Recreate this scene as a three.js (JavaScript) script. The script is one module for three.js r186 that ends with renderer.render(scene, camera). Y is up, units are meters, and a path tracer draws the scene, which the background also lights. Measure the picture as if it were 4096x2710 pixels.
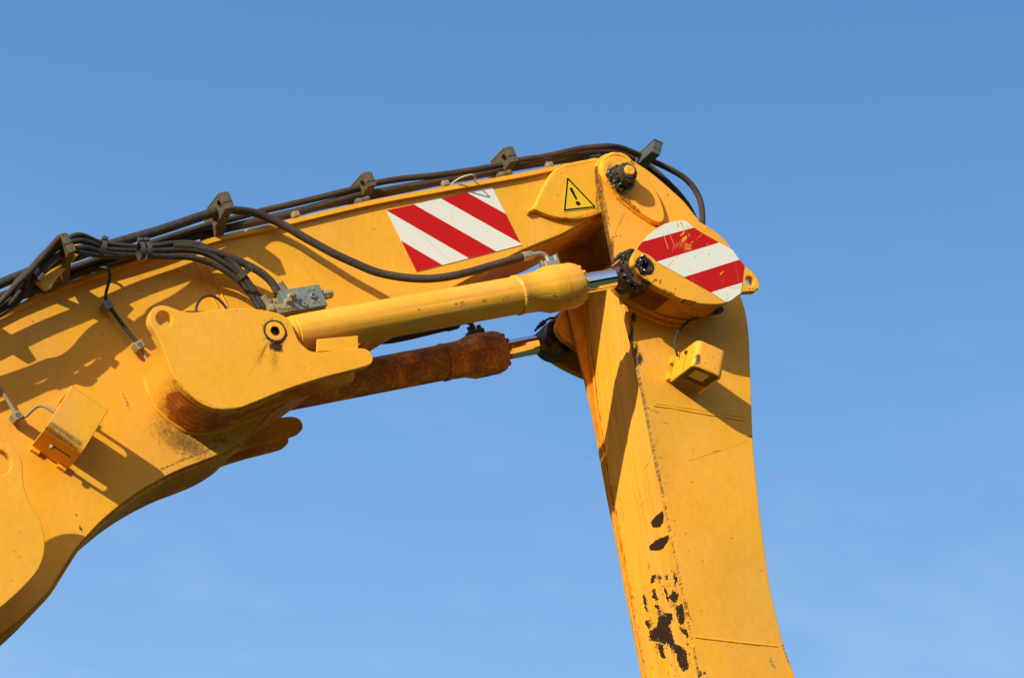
import * as THREE from 'three';
import { RoundedBoxGeometry } from 'three/addons/geometries/RoundedBoxGeometry.js';
import { mergeGeometries, toCreasedNormals } from 'three/addons/utils/BufferGeometryUtils.js';

// ------------------------------------------------------------------ camera, sky, sun, exposure
const RAD = Math.PI / 180, AZ = 25.5 * RAD, EL = 24.8 * RAD, FPX = 10257, DIST = 10.8;
const V2 = (x, y) => new THREE.Vector2(x, y), V3 = (x, y, z) => new THREE.Vector3(x, y, z);
const fwd = V3(Math.sin(AZ) * Math.cos(EL), Math.sin(EL), -Math.cos(AZ) * Math.cos(EL));
const rgt = V3(Math.cos(AZ), 0, Math.sin(AZ)), upv = rgt.clone().cross(fwd);
const MID = V3(0, 6.15, 0.4), EYE = MID.clone().addScaledVector(fwd, -DIST);

const scene = new THREE.Scene();
const camera = new THREE.PerspectiveCamera(2 * Math.atan(1355 / FPX) / RAD, 4096 / 2710, 0.1, 20000);
camera.position.copy(EYE); camera.lookAt(MID);

const SUN = V3(-1.54, 0.764, 1).normalize();
const sun = new THREE.DirectionalLight(new THREE.Color().setRGB(1, 0.955, 0.79), 5);
sun.position.copy(MID).addScaledVector(SUN, 30); sun.target.position.copy(MID);
sun.castShadow = true; sun.shadow.mapSize.set(4096, 4096); sun.shadow.radius = 1;
Object.assign(sun.shadow.camera, { left: -4, right: 4, top: 4, bottom: -4, near: 1, far: 80 });
scene.add(sun, sun.target);

function rng(seed) { let a = seed >>> 0; return () => { a = (a + 0x6d2b79f5) | 0; let t = Math.imul(a ^ (a >>> 15), 1 | a); t = (t + Math.imul(t ^ (t >>> 7), 61 | t)) ^ t; return ((t ^ (t >>> 14)) >>> 0) / 4294967296; }; }
const hash = (x, y, s) => { let h = Math.imul(x, 374761393) + Math.imul(y, 668265263) + Math.imul(s, 974711); h = Math.imul(h ^ (h >>> 13), 1274126177); return ((h ^ (h >>> 16)) >>> 0) / 4294967296; };
function vnoise(x, y, s, px = 0, py = 0) {                       // value noise, wrapping after px, py cells if given
  const ix = Math.floor(x), iy = Math.floor(y), fx = x - ix, fy = y - iy, u = fx * fx * (3 - 2 * fx), v = fy * fy * (3 - 2 * fy);
  const w = (i, p) => p ? ((i % p) + p) % p : i, h = (i, j) => hash(w(i, px), w(j, py), s);
  return (h(ix, iy) * (1 - u) + h(ix + 1, iy) * u) * (1 - v) + (h(ix, iy + 1) * (1 - u) + h(ix + 1, iy + 1) * u) * v;
}
const smooth = (a, b, x) => { const t = Math.min(1, Math.max(0, (x - a) / (b - a))); return t * t * (3 - 2 * t); };

{ // one clear sky: colour by height, paler to the horizon and round the sun, faint thin cirrus low down
  const W = 2048, H = 1024, d = new Float32Array(W * H * 4);
  const stops = [[-90, .20, .24, .26], [0, .42, .46, .47], [9, .33, .48, .66], [17, .235, .465, .81], [24, .155, .358, .71], [32, .092, .262, .58], [50, .05, .165, .42], [90, .028, .10, .29]];
  for (let j = 0; j < H; j++) {
    const el = ((j + .5) / H - .5) * 180; let k = 0; while (k < stops.length - 2 && stops[k + 1][0] < el) k++;
    const t = Math.min(1, Math.max(0, (el - stops[k][0]) / (stops[k + 1][0] - stops[k][0])));
    for (let i = 0; i < W; i++) {
      const az = ((i + .5) / W - .5) * 2 * Math.PI, ce = Math.cos(el * RAD), x = Math.cos(az) * ce, y = Math.sin(el * RAD), z = Math.sin(az) * ce;
      const cs = x * SUN.x + y * SUN.y + z * SUN.z, glow = Math.pow(Math.max(0, cs * .5 + .5), 3.5) * .95 + Math.pow(Math.max(0, cs), 14) * .8;
      let cl = 0;
      if (el > 0) {
        const kx = x / (y + .12) * 9, kz = z / (y + .12) * 9;
        const n = vnoise(kx * .5, kz * .5, 5) * .5 + vnoise(kx * 1.7 + kz * .6, kz * 2.6, 6) * .3 + vnoise(kx * 5 + kz * 3, kz * 9, 7) * .2;
        cl = smooth(.38, .85, n) * .13 * (1 - smooth(17, 30, el));
      }
      const o = (j * W + i) * 4;
      for (let c = 0; c < 3; c++) {
        let v = stops[k][c + 1] * (1 - t) + stops[k + 1][c + 1] * t;
        v += cl * ([.62, .74, .88][c] - v);
        d[o + c] = v + glow * [1.0, .78, .50][c] * (el > -2 ? 1 : 0);
      }
      d[o + 3] = 1;
    }
  }
  const t = new THREE.DataTexture(d, W, H, THREE.RGBAFormat, THREE.FloatType);
  t.mapping = THREE.EquirectangularReflectionMapping; t.magFilter = THREE.LinearFilter; t.needsUpdate = true;
  scene.background = t; scene.environment = t;
}
const renderer = new THREE.WebGLRenderer({ antialias: true });
renderer.toneMapping = THREE.LinearToneMapping; renderer.toneMappingExposure = 1.03;
renderer.shadowMap.enabled = true; renderer.shadowMap.type = THREE.PCFSoftShadowMap;

// ------------------------------------------------------------------ survey helpers: measured points of the photograph on the machine's own upright planes (z = const)
function P(px, py, z) {
  const d = fwd.clone().addScaledVector(rgt, (px - 2048) / FPX).addScaledVector(upv, -(py - 1355) / FPX);
  return EYE.clone().addScaledVector(d, (z - EYE.z) / d.z);
}
const Q = (px, py, z) => { const p = P(px, py, z); return V2(p.x, p.y); };
const on = (list, z) => list.map(([x, y, c]) => { const p = Q(x, y, z); p.c = c; return p; });
// dense outline: a spline through the points, broken at those flagged as corners
function dense(pts, closed, step = .012) {
  const n = pts.length, corners = pts.map((p, i) => p.c ? i : -1).filter((i) => i >= 0), out = [];
  const run = (list, loop) => {
    if (list.length === 2) { out.push(list[0].clone()); return; }
    const c = new THREE.CatmullRomCurve3(list.map((p) => V3(p.x, p.y, 0)), loop, 'centripetal'), m = Math.max(4, Math.round(c.getLength() / step));
    const q = c.getSpacedPoints(m); for (let i = 0; i < m; i++) out.push(V2(q[i].x, q[i].y));
  };
  if (closed && !corners.length) { run(pts, true); return out; }
  const stops = closed ? corners : [...new Set([0, ...corners, n - 1])];
  for (let k = 0; k < stops.length - (closed ? 0 : 1); k++) {
    const a = stops[k], b = closed && k === stops.length - 1 ? stops[0] + n : stops[k + 1], list = [];
    for (let i = a; i <= b; i++) list.push(pts[i % n]);
    run(list, false);
  }
  if (!closed) out.push(pts[n - 1].clone());
  return out;
}
const circle = (c, r, n = 40) => Array.from({ length: n }, (_, i) => V2(c.x + r * Math.cos(i / n * 2 * Math.PI), c.y + r * Math.sin(i / n * 2 * Math.PI)));
function plate(outline, z0, z1, { holes = [], bevel = .003 } = {}) {
  const s = new THREE.Shape(outline); for (const h of holes) s.holes.push(new THREE.Path(h));
  const g = new THREE.ExtrudeGeometry(s, { depth: z1 - z0 - 2 * bevel, bevelEnabled: bevel > 0, bevelThickness: bevel, bevelSize: bevel, bevelOffset: -bevel, bevelSegments: 2, steps: 1 });
  g.translate(0, 0, z0 + bevel);
  return toCreasedNormals(g, .3);
}
const box2 = (pts, pad = 0) => { const b = { x0: 1e9, y0: 1e9, x1: -1e9, y1: -1e9 }; for (const p of pts) { b.x0 = Math.min(b.x0, p.x - pad); b.y0 = Math.min(b.y0, p.y - pad); b.x1 = Math.max(b.x1, p.x + pad); b.y1 = Math.max(b.y1, p.y + pad); } return b; };
function planar(g, b) { const p = g.attributes.position, uv = new Float32Array(p.count * 2); for (let i = 0; i < p.count; i++) { uv[2 * i] = (p.getX(i) - b.x0) / (b.x1 - b.x0); uv[2 * i + 1] = (p.getY(i) - b.y0) / (b.y1 - b.y0); } g.setAttribute('uv', new THREE.BufferAttribute(uv, 2)); return g; }
// a bent plate that follows a polyline in the plane, from z0 to z1; uv = (length, z), in metres or 0..1
function wall(line, thick, z0, z1, { unit = false, side = 0, taper = null } = {}) {
  const n = line.length, nor = line.map((p, i) => { const a = line[Math.max(0, i - 1)], b = line[Math.min(n - 1, i + 1)], d = V2(b.x - a.x, b.y - a.y).normalize(); return V2(-d.y, d.x); });
  const o0 = thick * (side - 1) / 2, o1 = thick * (side + 1) / 2, A = line.map((p, i) => p.clone().addScaledVector(nor[i], o0)), B = line.map((p, i) => p.clone().addScaledVector(nor[i], o1));
  const s = [0]; for (let i = 1; i < n; i++) s.push(s[i - 1] + line[i].distanceTo(line[i - 1])); const L = s[n - 1];
  const pos = [], uv = [], put = (p, z, si) => { pos.push(p.x, p.y, z); uv.push(unit ? si / L : si, unit ? (z - z0) / (z1 - z0) : z); };
  const quad = (a, b, c, d) => { for (const q of [a, b, c, a, c, d]) put(...q); };
  for (let i = 0; i < n - 1; i++) {
    const j = i + 1;
    quad([A[i], z0, s[i]], [A[j], z0, s[j]], [A[j], z1, s[j]], [A[i], z1, s[i]]);
    quad([B[j], z0, s[j]], [B[i], z0, s[i]], [B[i], z1, s[i]], [B[j], z1, s[j]]);
    quad([A[i], z1, s[i]], [A[j], z1, s[j]], [B[j], z1, s[j]], [B[i], z1, s[i]]);
    quad([A[j], z0, s[j]], [A[i], z0, s[i]], [B[i], z0, s[i]], [B[j], z0, s[j]]);
  }
  for (const [i, f] of [[0, 1], [n - 1, 0]]) f ? quad([A[i], z0, s[i]], [A[i], z1, s[i]], [B[i], z1, s[i]], [B[i], z0, s[i]]) : quad([A[i], z1, s[i]], [A[i], z0, s[i]], [B[i], z0, s[i]], [B[i], z1, s[i]]);
  const g = new THREE.BufferGeometry();
  g.setAttribute('position', new THREE.Float32BufferAttribute(pos, 3)); g.setAttribute('uv', new THREE.Float32BufferAttribute(uv, 2));
  g.computeVertexNormals(); return toCreasedNormals(g, .7);
}
function tube(pts, r, { seg, radial = 12, rep = .12, wobble = 0, seed = 1, tension = .5 } = {}) {
  const c = new THREE.CatmullRomCurve3(pts, false, 'centripetal', tension), L = c.getLength();
  const g = new THREE.TubeGeometry(c, seg || Math.max(8, Math.round(L / .018)), r, radial, false);
  const uv = g.attributes.uv, p = g.attributes.position, nn = g.attributes.normal;
  for (let i = 0; i < uv.count; i++) {
    uv.setX(i, uv.getX(i) * L / rep);
    if (wobble) { const q = (vnoise(p.getX(i) * 60, p.getY(i) * 60 + p.getZ(i) * 35, seed) - .5) * wobble; p.setXYZ(i, p.getX(i) + nn.getX(i) * q, p.getY(i) + nn.getY(i) * q, p.getZ(i) + nn.getZ(i) * q); }
  }
  const caps = [0, 1].map((t) => { const d = new THREE.CircleGeometry(r, radial), tan = c.getTangent(t).multiplyScalar(t ? 1 : -1); d.applyQuaternion(new THREE.Quaternion().setFromUnitVectors(V3(0, 0, 1), tan)); const q = c.getPoint(t); d.translate(q.x, q.y, q.z); return d; });
  return mergeGeometries([g, ...caps]);
}
const line3 = (list) => list.map(([x, y, z]) => P(x, y, z));
function lathe(p0, p1, prof, seg = 40) {                       // profile [distance along, radius] about the line p0 -> p1
  const g = new THREE.LatheGeometry(prof.map(([t, r]) => V2(Math.max(r, 1e-4), t)), seg), d = p1.clone().sub(p0).normalize();
  const gp = g.attributes.position, gu = g.attributes.uv; for (let i = 0; i < gp.count; i++) gu.setXY(i, gu.getX(i) * .5, gp.getY(i));
  const c = toCreasedNormals(g, .6);
  c.applyQuaternion(new THREE.Quaternion().setFromUnitVectors(V3(0, 1, 0), d)); c.translate(p0.x, p0.y, p0.z); return c;
}
function obox(center, ex, ey, sx, sy, sz, r = .004) {          // rounded box with its own axes in the machine plane
  const g = new RoundedBoxGeometry(sx, sy, sz, 2, Math.min(r, sx / 2.01, sy / 2.01, sz / 2.01)), ez = ex.clone().cross(ey);
  g.applyMatrix4(new THREE.Matrix4().makeBasis(ex, ey, ez)); g.translate(center.x, center.y, center.z); return g;
}
const mergeAll = (list) => mergeGeometries(list.map((g) => { const h = g.index ? g.toNonIndexed() : g; for (const k of Object.keys(h.attributes)) if (!['position', 'normal', 'uv'].includes(k)) h.deleteAttribute(k); return h; }));
function lumps(list, seed, rough = .35) {                      // smeared blobs: [point, radius, squash vector]
  const R = rng(seed), out = [];
  for (const [c, r, s] of list) {
    const g = new THREE.IcosahedronGeometry(1, 4), p = g.attributes.position, o = R() * 50;
    for (let i = 0; i < p.count; i++) { const v = V3().fromBufferAttribute(p, i), k = 1 + rough * (vnoise(v.x * 2.3 + o, v.y * 2.3 + v.z * 1.7, 3) - .5) * 2 + rough * .5 * (vnoise(v.x * 6 + v.z * 4 + o, v.y * 6, 4) - .5) * 2; v.multiplyScalar(k * r).multiply(s || V3(1, 1, 1)); p.setXYZ(i, v.x, v.y, v.z); }
    g.deleteAttribute('normal'); const h = toCreasedNormals(g, 1.2); h.translate(c.x, c.y, c.z); out.push(h);
  }
  return mergeAll(out);
}

// ------------------------------------------------------------------ materials
const tex = (canvas, srgb, rx = 0, ry = 0) => { const t = new THREE.CanvasTexture(canvas); if (srgb) t.colorSpace = THREE.SRGBColorSpace; t.magFilter = THREE.LinearFilter; if (rx) { t.wrapS = t.wrapT = THREE.RepeatWrapping; t.repeat.set(rx, ry || rx); } t.anisotropy = 8; return t; };
function canvasOf(w, h, f) { const c = document.createElement('canvas'); c.width = w; c.height = h; const x = c.getContext('2d'), im = x.createImageData(w, h); for (let j = 0; j < h; j++) for (let i = 0; i < w; i++) { const v = f(i, j), o = (j * w + i) * 4; im.data[o] = v[0]; im.data[o + 1] = v[1]; im.data[o + 2] = v[2]; im.data[o + 3] = 255; } x.putImageData(im, 0, 0); return c; }
const YEL = [234, 165, 42];
const paintAt = (x, y, seed = 1) => {                           // sun-bleached machine paint: broad blotches, faint dust and pinpricks; x, y in metres
  const a = vnoise(x * 2.3, y * 2.3, seed) - .5, b = vnoise(x * 9, y * 7, seed + 1) - .5, c = vnoise(x * 60, y * 40, seed + 2) - .5, d = smooth(.45, .8, vnoise(x * 4.1 + 3, y * 1.9, seed + 3)), k = 1 + a * .055 + b * .025 + c * .035 - d * .035;
  return [YEL[0] * k, YEL[1] * (k - a * .05), YEL[2] * (1 + b * .5) + 4 + d * 7];
};
const rough1 = tex(canvasOf(512, 512, (i, j) => { const x = i / 512, y = j / 512, v = 105 + 60 * (vnoise(x * 6, y * 6, 21, 6, 6) - .5) + 50 * (vnoise(x * 40, y * 40, 22, 40, 40) - .5); return [v, v, v]; }), false, 1.5);
const M = {};
const std = (name, o) => (M[name] = Object.assign(new THREE.MeshPhysicalMaterial(o), { name }));
const tile = (size, f) => canvasOf(size, size, f);
std('paint', { map: tex(tile(512, (i, j) => { const x = i / 512, y = j / 512, a = vnoise(x * 4, y * 4, 31, 4, 4) - .5, b = vnoise(x * 16, y * 16, 32, 16, 16) - .5, c = vnoise(x * 64, y * 64, 33, 64, 64) - .5, k = 1 + a * .05 + b * .03 + c * .035; return [YEL[0] * k, YEL[1] * k, YEL[2] * k]; }), true, 1.4), roughness: .5, specularIntensity: .45 });
std('rust', { map: tex(tile(512, (i, j) => { const x = i / 512, y = j / 512, a = vnoise(x * 5, y * 5, 41, 5, 5), b = vnoise(x * 22, y * 22, 42, 22, 22), c = vnoise(x * 90, y * 90, 43, 90, 90), d = smooth(.45, .7, b * .5 + c * .5), k = .74 + a * .42, e = smooth(.6, .78, a * .5 + b * .3 + c * .2) * .6; return [((176 + d * 44) * (1 - e) + 214 * e) * k, ((108 + d * 32) * (1 - e) + 142 * e) * k, ((50 + d * 8) * (1 - e) + 34 * e) * k]; }), true, 3), bumpMap: tex(tile(512, (i, j) => { const v = 255 * vnoise(i / 512 * 70, j / 512 * 70, 44, 70, 70); return [v, v, v]; }), false, 3), bumpScale: .003, roughness: .8 });
std('underside', { map: tex(tile(512, (i, j) => { const x = i / 512, y = j / 512, a = vnoise(x * 5, y * 5, 51, 5, 5), b = vnoise(x * 22, y * 22, 52, 22, 22), c = vnoise(x * 90, y * 90, 53, 90, 90), d = smooth(.38, .62, a * .45 + b * .35 + c * .2), k = .88 + c * .2; return [(224 - d * 20) * k, (150 - d * 20) * k, (32 + d * 4) * k]; }), true, 1.6), roughness: .7, specularIntensity: .3 });  // yellow paint with faint dirt patches, toned down to put shade into the colour
std('rubber', { map: tex(canvasOf(512, 256, (i, j) => { const x = i / 512, y = j / 256, s = ((x * 2 + y) % 1), e = Math.exp(-Math.pow((s - .5) / .03, 2)), a = vnoise(x * 8, y * 8, 61, 8, 8), b = vnoise(x * 50, y * 30, 62, 50, 30), k = .75 + a * .35 + b * .25; return [(60 + e * 9) * k, (47 + e * 7) * k, (35 + e * 5) * k]; }), true, .25, 1), roughness: .85 });
std('rubber_wrap', { map: M.rubber.map, bumpMap: tex(canvasOf(256, 128, (i, j) => { const s = ((i / 256 * 2 + j / 128) % 1), e = 1 - Math.exp(-Math.pow((s - .5) / .05, 2)), v = 120 + 90 * e + 40 * vnoise(i / 4, j / 4, 63, 64, 32); return [v, v, v]; }), false, 1, 1), bumpScale: .002, roughness: .85 });
std('black_hose', { map: tex(canvasOf(256, 128, (i, j) => { const k = .7 + .5 * vnoise(i / 20, j / 16, 65, 12.8 | 0, 8) + .2 * vnoise(i / 3, j / 3, 66, 85, 42); return [48 * k, 43 * k, 37 * k]; }), true, 1, 1), roughness: .62 });
std('clamp', { map: tex(tile(256, (i, j) => { const a = vnoise(i / 64, j / 64, 71, 4, 4), b = vnoise(i / 10, j / 10, 72, 25, 25), k = .75 + b * .3, d = smooth(.45, .75, a); return [(112 - d * 14) * k, (86 + d * 4) * k, (57 + d * 10) * k]; }), true, 6), roughness: .75 });
std('clamp_grey', { color: new THREE.Color().setRGB(.075, .08, .07), roughness: .6, map: null });
std('steel', { map: tex(tile(128, (i, j) => { const k = .85 + .3 * vnoise(i / 8, j / 8, 75, 16, 16); return [168 * k, 158 * k, 132 * k]; }), true, 8), roughness: .42, metalness: .55 });
std('dusty_steel', { map: tex(tile(128, (i, j) => { const k = .8 + .4 * vnoise(i / 8, j / 8, 77, 16, 16); return [150 * k, 132 * k, 100 * k]; }), true, 8), roughness: .7, metalness: .15 });
std('chrome', { color: new THREE.Color().setRGB(.82, .83, .85), metalness: 1, roughness: .11, roughnessMap: tex(canvasOf(256, 256, (i, j) => { const v = 110 + 120 * vnoise(i / 3, j / 60, 81, 85, 4); return [v, v, v]; }), false, 3) });
std('grease', { color: new THREE.Color().setRGB(.016, .013, .011), roughness: .2, clearcoat: .5, clearcoatRoughness: .08 });
std('greasy_iron', { map: tex(tile(256, (i, j) => { const a = vnoise(i / 40, j / 40, 85, 6, 6), b = vnoise(i / 6, j / 6, 86, 42, 42), d = smooth(.5, .75, a), k = .7 + b * .5; return [(44 + d * 60) * k, (34 + d * 30) * k, (26 + d * 8) * k]; }), true, 5), roughness: .42 });
std('dark_iron', { map: tex(tile(256, (i, j) => { const b = vnoise(i / 6, j / 6, 88, 42, 42), a = vnoise(i / 50, j / 50, 89, 5, 5), k = .7 + b * .35 + a * .25; return [62 * k, 52 * k, 39 * k]; }), true, 5), roughness: .55 });
std('zinc', { map: tex(tile(256, (i, j) => { const a = vnoise(i / 40, j / 40, 91, 6, 6), b = vnoise(i / 20 + 9, j / 28, 92, 13, 9), c = vnoise(i / 4, j / 4, 93, 64, 64), k = .88 + c * .2; return [(104 + a * 40) * k, (124 + b * 28) * k, (122 + a * 16) * k]; }), true, 4), roughness: .5, metalness: .35 });
std('black_plastic', { color: new THREE.Color().setRGB(.02, .018, .016), roughness: .5 });
std('orange_inside', { color: new THREE.Color().setRGB(.42, .13, .014), roughness: .5 });
std('wire', { color: new THREE.Color().setRGB(.5, .42, .26), roughness: .5, metalness: .3 });
std('dark_strap', { color: new THREE.Color().setRGB(.055, .048, .038), roughness: .6 });
std('lens', { color: new THREE.Color().setRGB(.62, .46, .28), roughness: .2, clearcoat: 1, clearcoatRoughness: .06, bumpMap: tex(canvasOf(256, 64, (i) => { const v = 128 + 120 * Math.sin(i / 256 * 2 * Math.PI * 16); return [v, v, v]; }), false), bumpScale: .003, metalness: .5 });

// a painted canvas on an upright plane z: base coat plus what can be seen on it; drawing is placed by measured points
function painted(b, z, ppm, seed, draw, base = paintAt, extra = {}) {
  const w = Math.min(2048, Math.round((b.x1 - b.x0) * ppm)), h = Math.min(2048, Math.round((b.y1 - b.y0) * ppm));
  const k = w / (b.x1 - b.x0), c = canvasOf(w, h, (i, j) => base(b.x0 + i / k, b.y1 - j / k, seed)), x = c.getContext('2d'), R = rng(seed * 77 + 5);
  const at = (px, py) => { const q = Q(px, py, z); return [(q.x - b.x0) * k, (b.y1 - q.y) * k]; };
  draw(brush(x, at, R, k / 950));
  return Object.assign(new THREE.MeshPhysicalMaterial({ map: tex(c, true), roughness: .5, specularIntensity: .45, ...extra }), { name: 'painted_steel' });
}
function brush(x, at, R, s) {                                    // s: canvas pixels per photograph pixel
  const gauss = () => (R() + R() + R() + R() - 2) / 1;
  const api = {
    x, at, R, s,
    fill(pts, col) { x.fillStyle = col; x.beginPath(); pts.forEach((p, i) => { const [a, b] = at(...p); i ? x.lineTo(a, b) : x.moveTo(a, b); }); x.closePath(); x.fill(); },
    line(pts, w, col, al = 1) { x.globalAlpha = al; x.strokeStyle = col; x.lineWidth = w * s; x.lineCap = 'round'; x.lineJoin = 'round'; x.beginPath(); pts.forEach((p, i) => { const [a, b] = at(...p); i ? x.lineTo(a, b) : x.moveTo(a, b); }); x.stroke(); x.globalAlpha = 1; },
    ragged(pts, w, col, al = 1) { for (let i = 0; i + 1 < pts.length; i++) { const [a, b] = pts, n = Math.max(2, Math.hypot(pts[i + 1][0] - pts[i][0], pts[i + 1][1] - pts[i][1]) / 3 | 0); for (let k = 0; k < n; k++) { if (R() < .15) continue; const t = k / n, q = [pts[i][0] + (pts[i + 1][0] - pts[i][0]) * t + (R() - .5) * w, pts[i][1] + (pts[i + 1][1] - pts[i][1]) * t + (R() - .5) * w]; api.dab(q[0], q[1], w * (.3 + R() * .5), col, al * (.5 + R() * .5)); } } },
    dab(px, py, r, col, al = 1) { const [a, b] = at(px, py); x.globalAlpha = al; x.fillStyle = col; x.beginPath(); x.ellipse(a, b, Math.max(.5, r * s), Math.max(.5, r * s * (.5 + R() * .7)), R() * 3, 0, 7); x.fill(); x.globalAlpha = 1; },
    specks(px, py, rx, ry, n, col, r0 = 1, r1 = 4, al = .35, turn = 0) { const c = Math.cos(turn), d = Math.sin(turn); for (let i = 0; i < n; i++) { const u = gauss() * rx, v = gauss() * ry; api.dab(px + u * c - v * d, py + u * d + v * c, r0 + R() * R() * (r1 - r0), col, al * (.4 + R() * .6)); } },
    along(pts, spread, n, col, r0, r1, al) { for (let i = 0; i < n; i++) { const k = R() * (pts.length - 1), j = Math.min(pts.length - 2, k | 0), t = k - j; api.dab(pts[j][0] + (pts[j + 1][0] - pts[j][0]) * t + gauss() * spread, pts[j][1] + (pts[j + 1][1] - pts[j][1]) * t + gauss() * spread, r0 + R() * R() * (r1 - r0), col, al * (.4 + R() * .6)); } },
    blot(pts, col, jag = 3, al = 1) { const o = []; for (let i = 0; i < pts.length; i++) { const a = pts[i], b = pts[(i + 1) % pts.length], n = Math.max(1, Math.hypot(b[0] - a[0], b[1] - a[1]) / 5 | 0); for (let k = 0; k < n; k++) o.push([a[0] + (b[0] - a[0]) * k / n + (R() - .5) * jag * 2, a[1] + (b[1] - a[1]) * k / n + (R() - .5) * jag * 2]); } x.globalAlpha = al; api.fill(o, col); x.globalAlpha = 1; if (jag > 2.5) for (const p of o) { const q = R(); if (q < .34) api.dab(p[0] + (R() - .5) * 22, p[1] + (R() - .5) * 30, 1.5 + R() * 3.5, R() < .3 ? '#8f8757' : col, .95); else if (q < .62) api.dab(p[0] + (R() - .5) * 9, p[1] + (R() - .5) * 9, 2 + R() * 4, R() < .35 ? '#9a8f5c' : '#e2a02c', .95); } },
  };
  return api;
}
const RUSTS = ['#7a4718', '#8f5a1c', '#5d3413', '#a06a20'], DARK = '#3a2216', CHIP = '#4a3527', GREYCHIP = '#8d8460';
const dirt = (b, pts, spread, n, al = .3) => { for (const c of RUSTS) b.along(pts, spread, n / 4, c, 1, 5, al); };

// ------------------------------------------------------------------ the setting
function add(parent, name, geometry, material, label) {
  const m = new THREE.Mesh(geometry, material); m.name = name; m.castShadow = m.receiveShadow = true; if (label) m.userData.label = label; parent.add(m); return m;
}
{
  const g = new THREE.PlaneGeometry(6000, 6000, 1, 1); g.rotateX(-Math.PI / 2);
  const t = tex(tile(512, (i, j) => { const a = vnoise(i / 64, j / 64, 101, 8, 8), b = vnoise(i / 8, j / 8, 102, 64, 64), c = vnoise(i / 2, j / 2, 103, 256, 256), k = .6 + b * .4 + c * .4; return [(52 + a * 22) * k, (62 + a * 14) * k, (32 + a * 8) * k]; }), true, 1500);
  const m = new THREE.Mesh(g, new THREE.MeshStandardMaterial({ map: t, roughness: 1 })); m.name = 'ground'; m.receiveShadow = true; m.userData = { kind: 'structure', label: 'flat grass ground far below the excavator arm', category: 'ground' }; scene.add(m);
}
{ // added trees, unseen below the frame, to block low sky light and tint the chrome rods green
  const R = rng(7), n = 1500, g = new THREE.IcosahedronGeometry(1, 2), p = g.attributes.position;
  for (let i = 0; i < p.count; i++) { const v = V3().fromBufferAttribute(p, i), k = .75 + .6 * vnoise(v.x * 3 + 9, v.y * 3 + v.z * 2, 8); p.setXYZ(i, v.x * k, v.y * k, v.z * k); }
  g.computeVertexNormals();
  const m = new THREE.InstancedMesh(g, new THREE.MeshStandardMaterial({ color: new THREE.Color().setRGB(.045, .065, .022), roughness: 1 }), n), M4 = new THREE.Matrix4(), q = new THREE.Quaternion();
  for (let i = 0; i < n; i++) { const t = R() * 6.2832, d = 52 + R() * 10, top = 12.5 + 3 * vnoise(t * 9, 1, 9), y = Math.pow(R(), .8) * top, k = 1.6 + R() * 1.6; q.setFromEuler(new THREE.Euler(R() * 6, R() * 6, R() * 6)); M4.compose(V3(Math.cos(t) * d, y, Math.sin(t) * d), q, V3(k, k, k)); m.setMatrixAt(i, M4); }
  m.name = 'added_tree_belt'; m.userData = { kind: 'stuff', label: 'added unseen belt of dark green trees blocking low sky light, mirrored in the chrome rods', category: 'trees' }; scene.add(m);
}
const arm = new THREE.Group(); arm.name = 'excavator_arm'; scene.add(arm);
arm.userData = { label: 'yellow excavator arm with red and white hazard stickers raised against a clear blue sky', category: 'excavator arm' };

// depths of the machine's upright planes, metres from its middle
const ZB = .19, ZF = .21, ZO = .48, ZI = .29, ZC = .385, ZS = .237, TH = .04;

// ------------------------------------------------------------------ boom
const topF = [[-420, 1475], [-200, 1352], [0, 1254], [160, 1170], [300, 1116], [422, 1073], [523, 1035], [650, 1002], [791, 966], [892, 938], [1065, 900], [1200, 867], [1350, 831], [1500, 797], [1750, 751], [2050, 697], [2250, 657], [2379, 634], [2440, 630]];
const tipF = [[2500, 655], [2545, 710], [2550, 770], [2515, 820], [2460, 838], [2410, 848]];
const botF = [[2241, 938], [2077, 1005], [1913, 1093], [1809, 1150], [1620, 1255], [1450, 1370], [1300, 1490], [1200, 1560], [1100, 1624], [1050, 1672], [967, 1760], [893, 1807], [870, 1818], [797, 1847], [730, 1872], [650, 1910], [567, 1957], [487, 2013], [400, 2087], [357, 2132], [305, 2190], [240, 2290], [187, 2371], [93, 2463], [0, 2537], [-160, 2665], [-420, 2880]];
const topLine = dense(on(topF, ZF), false), botLine = dense(on(botF, ZB), false);
const bodyLine = [...topLine.map((p) => p.clone().add(V2(.003, -.016))), ...dense(on([topF.at(-1), ...tipF], ZB), false).slice(3), ...botLine];
const boomBox = box2(bodyLine, .01);
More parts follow.
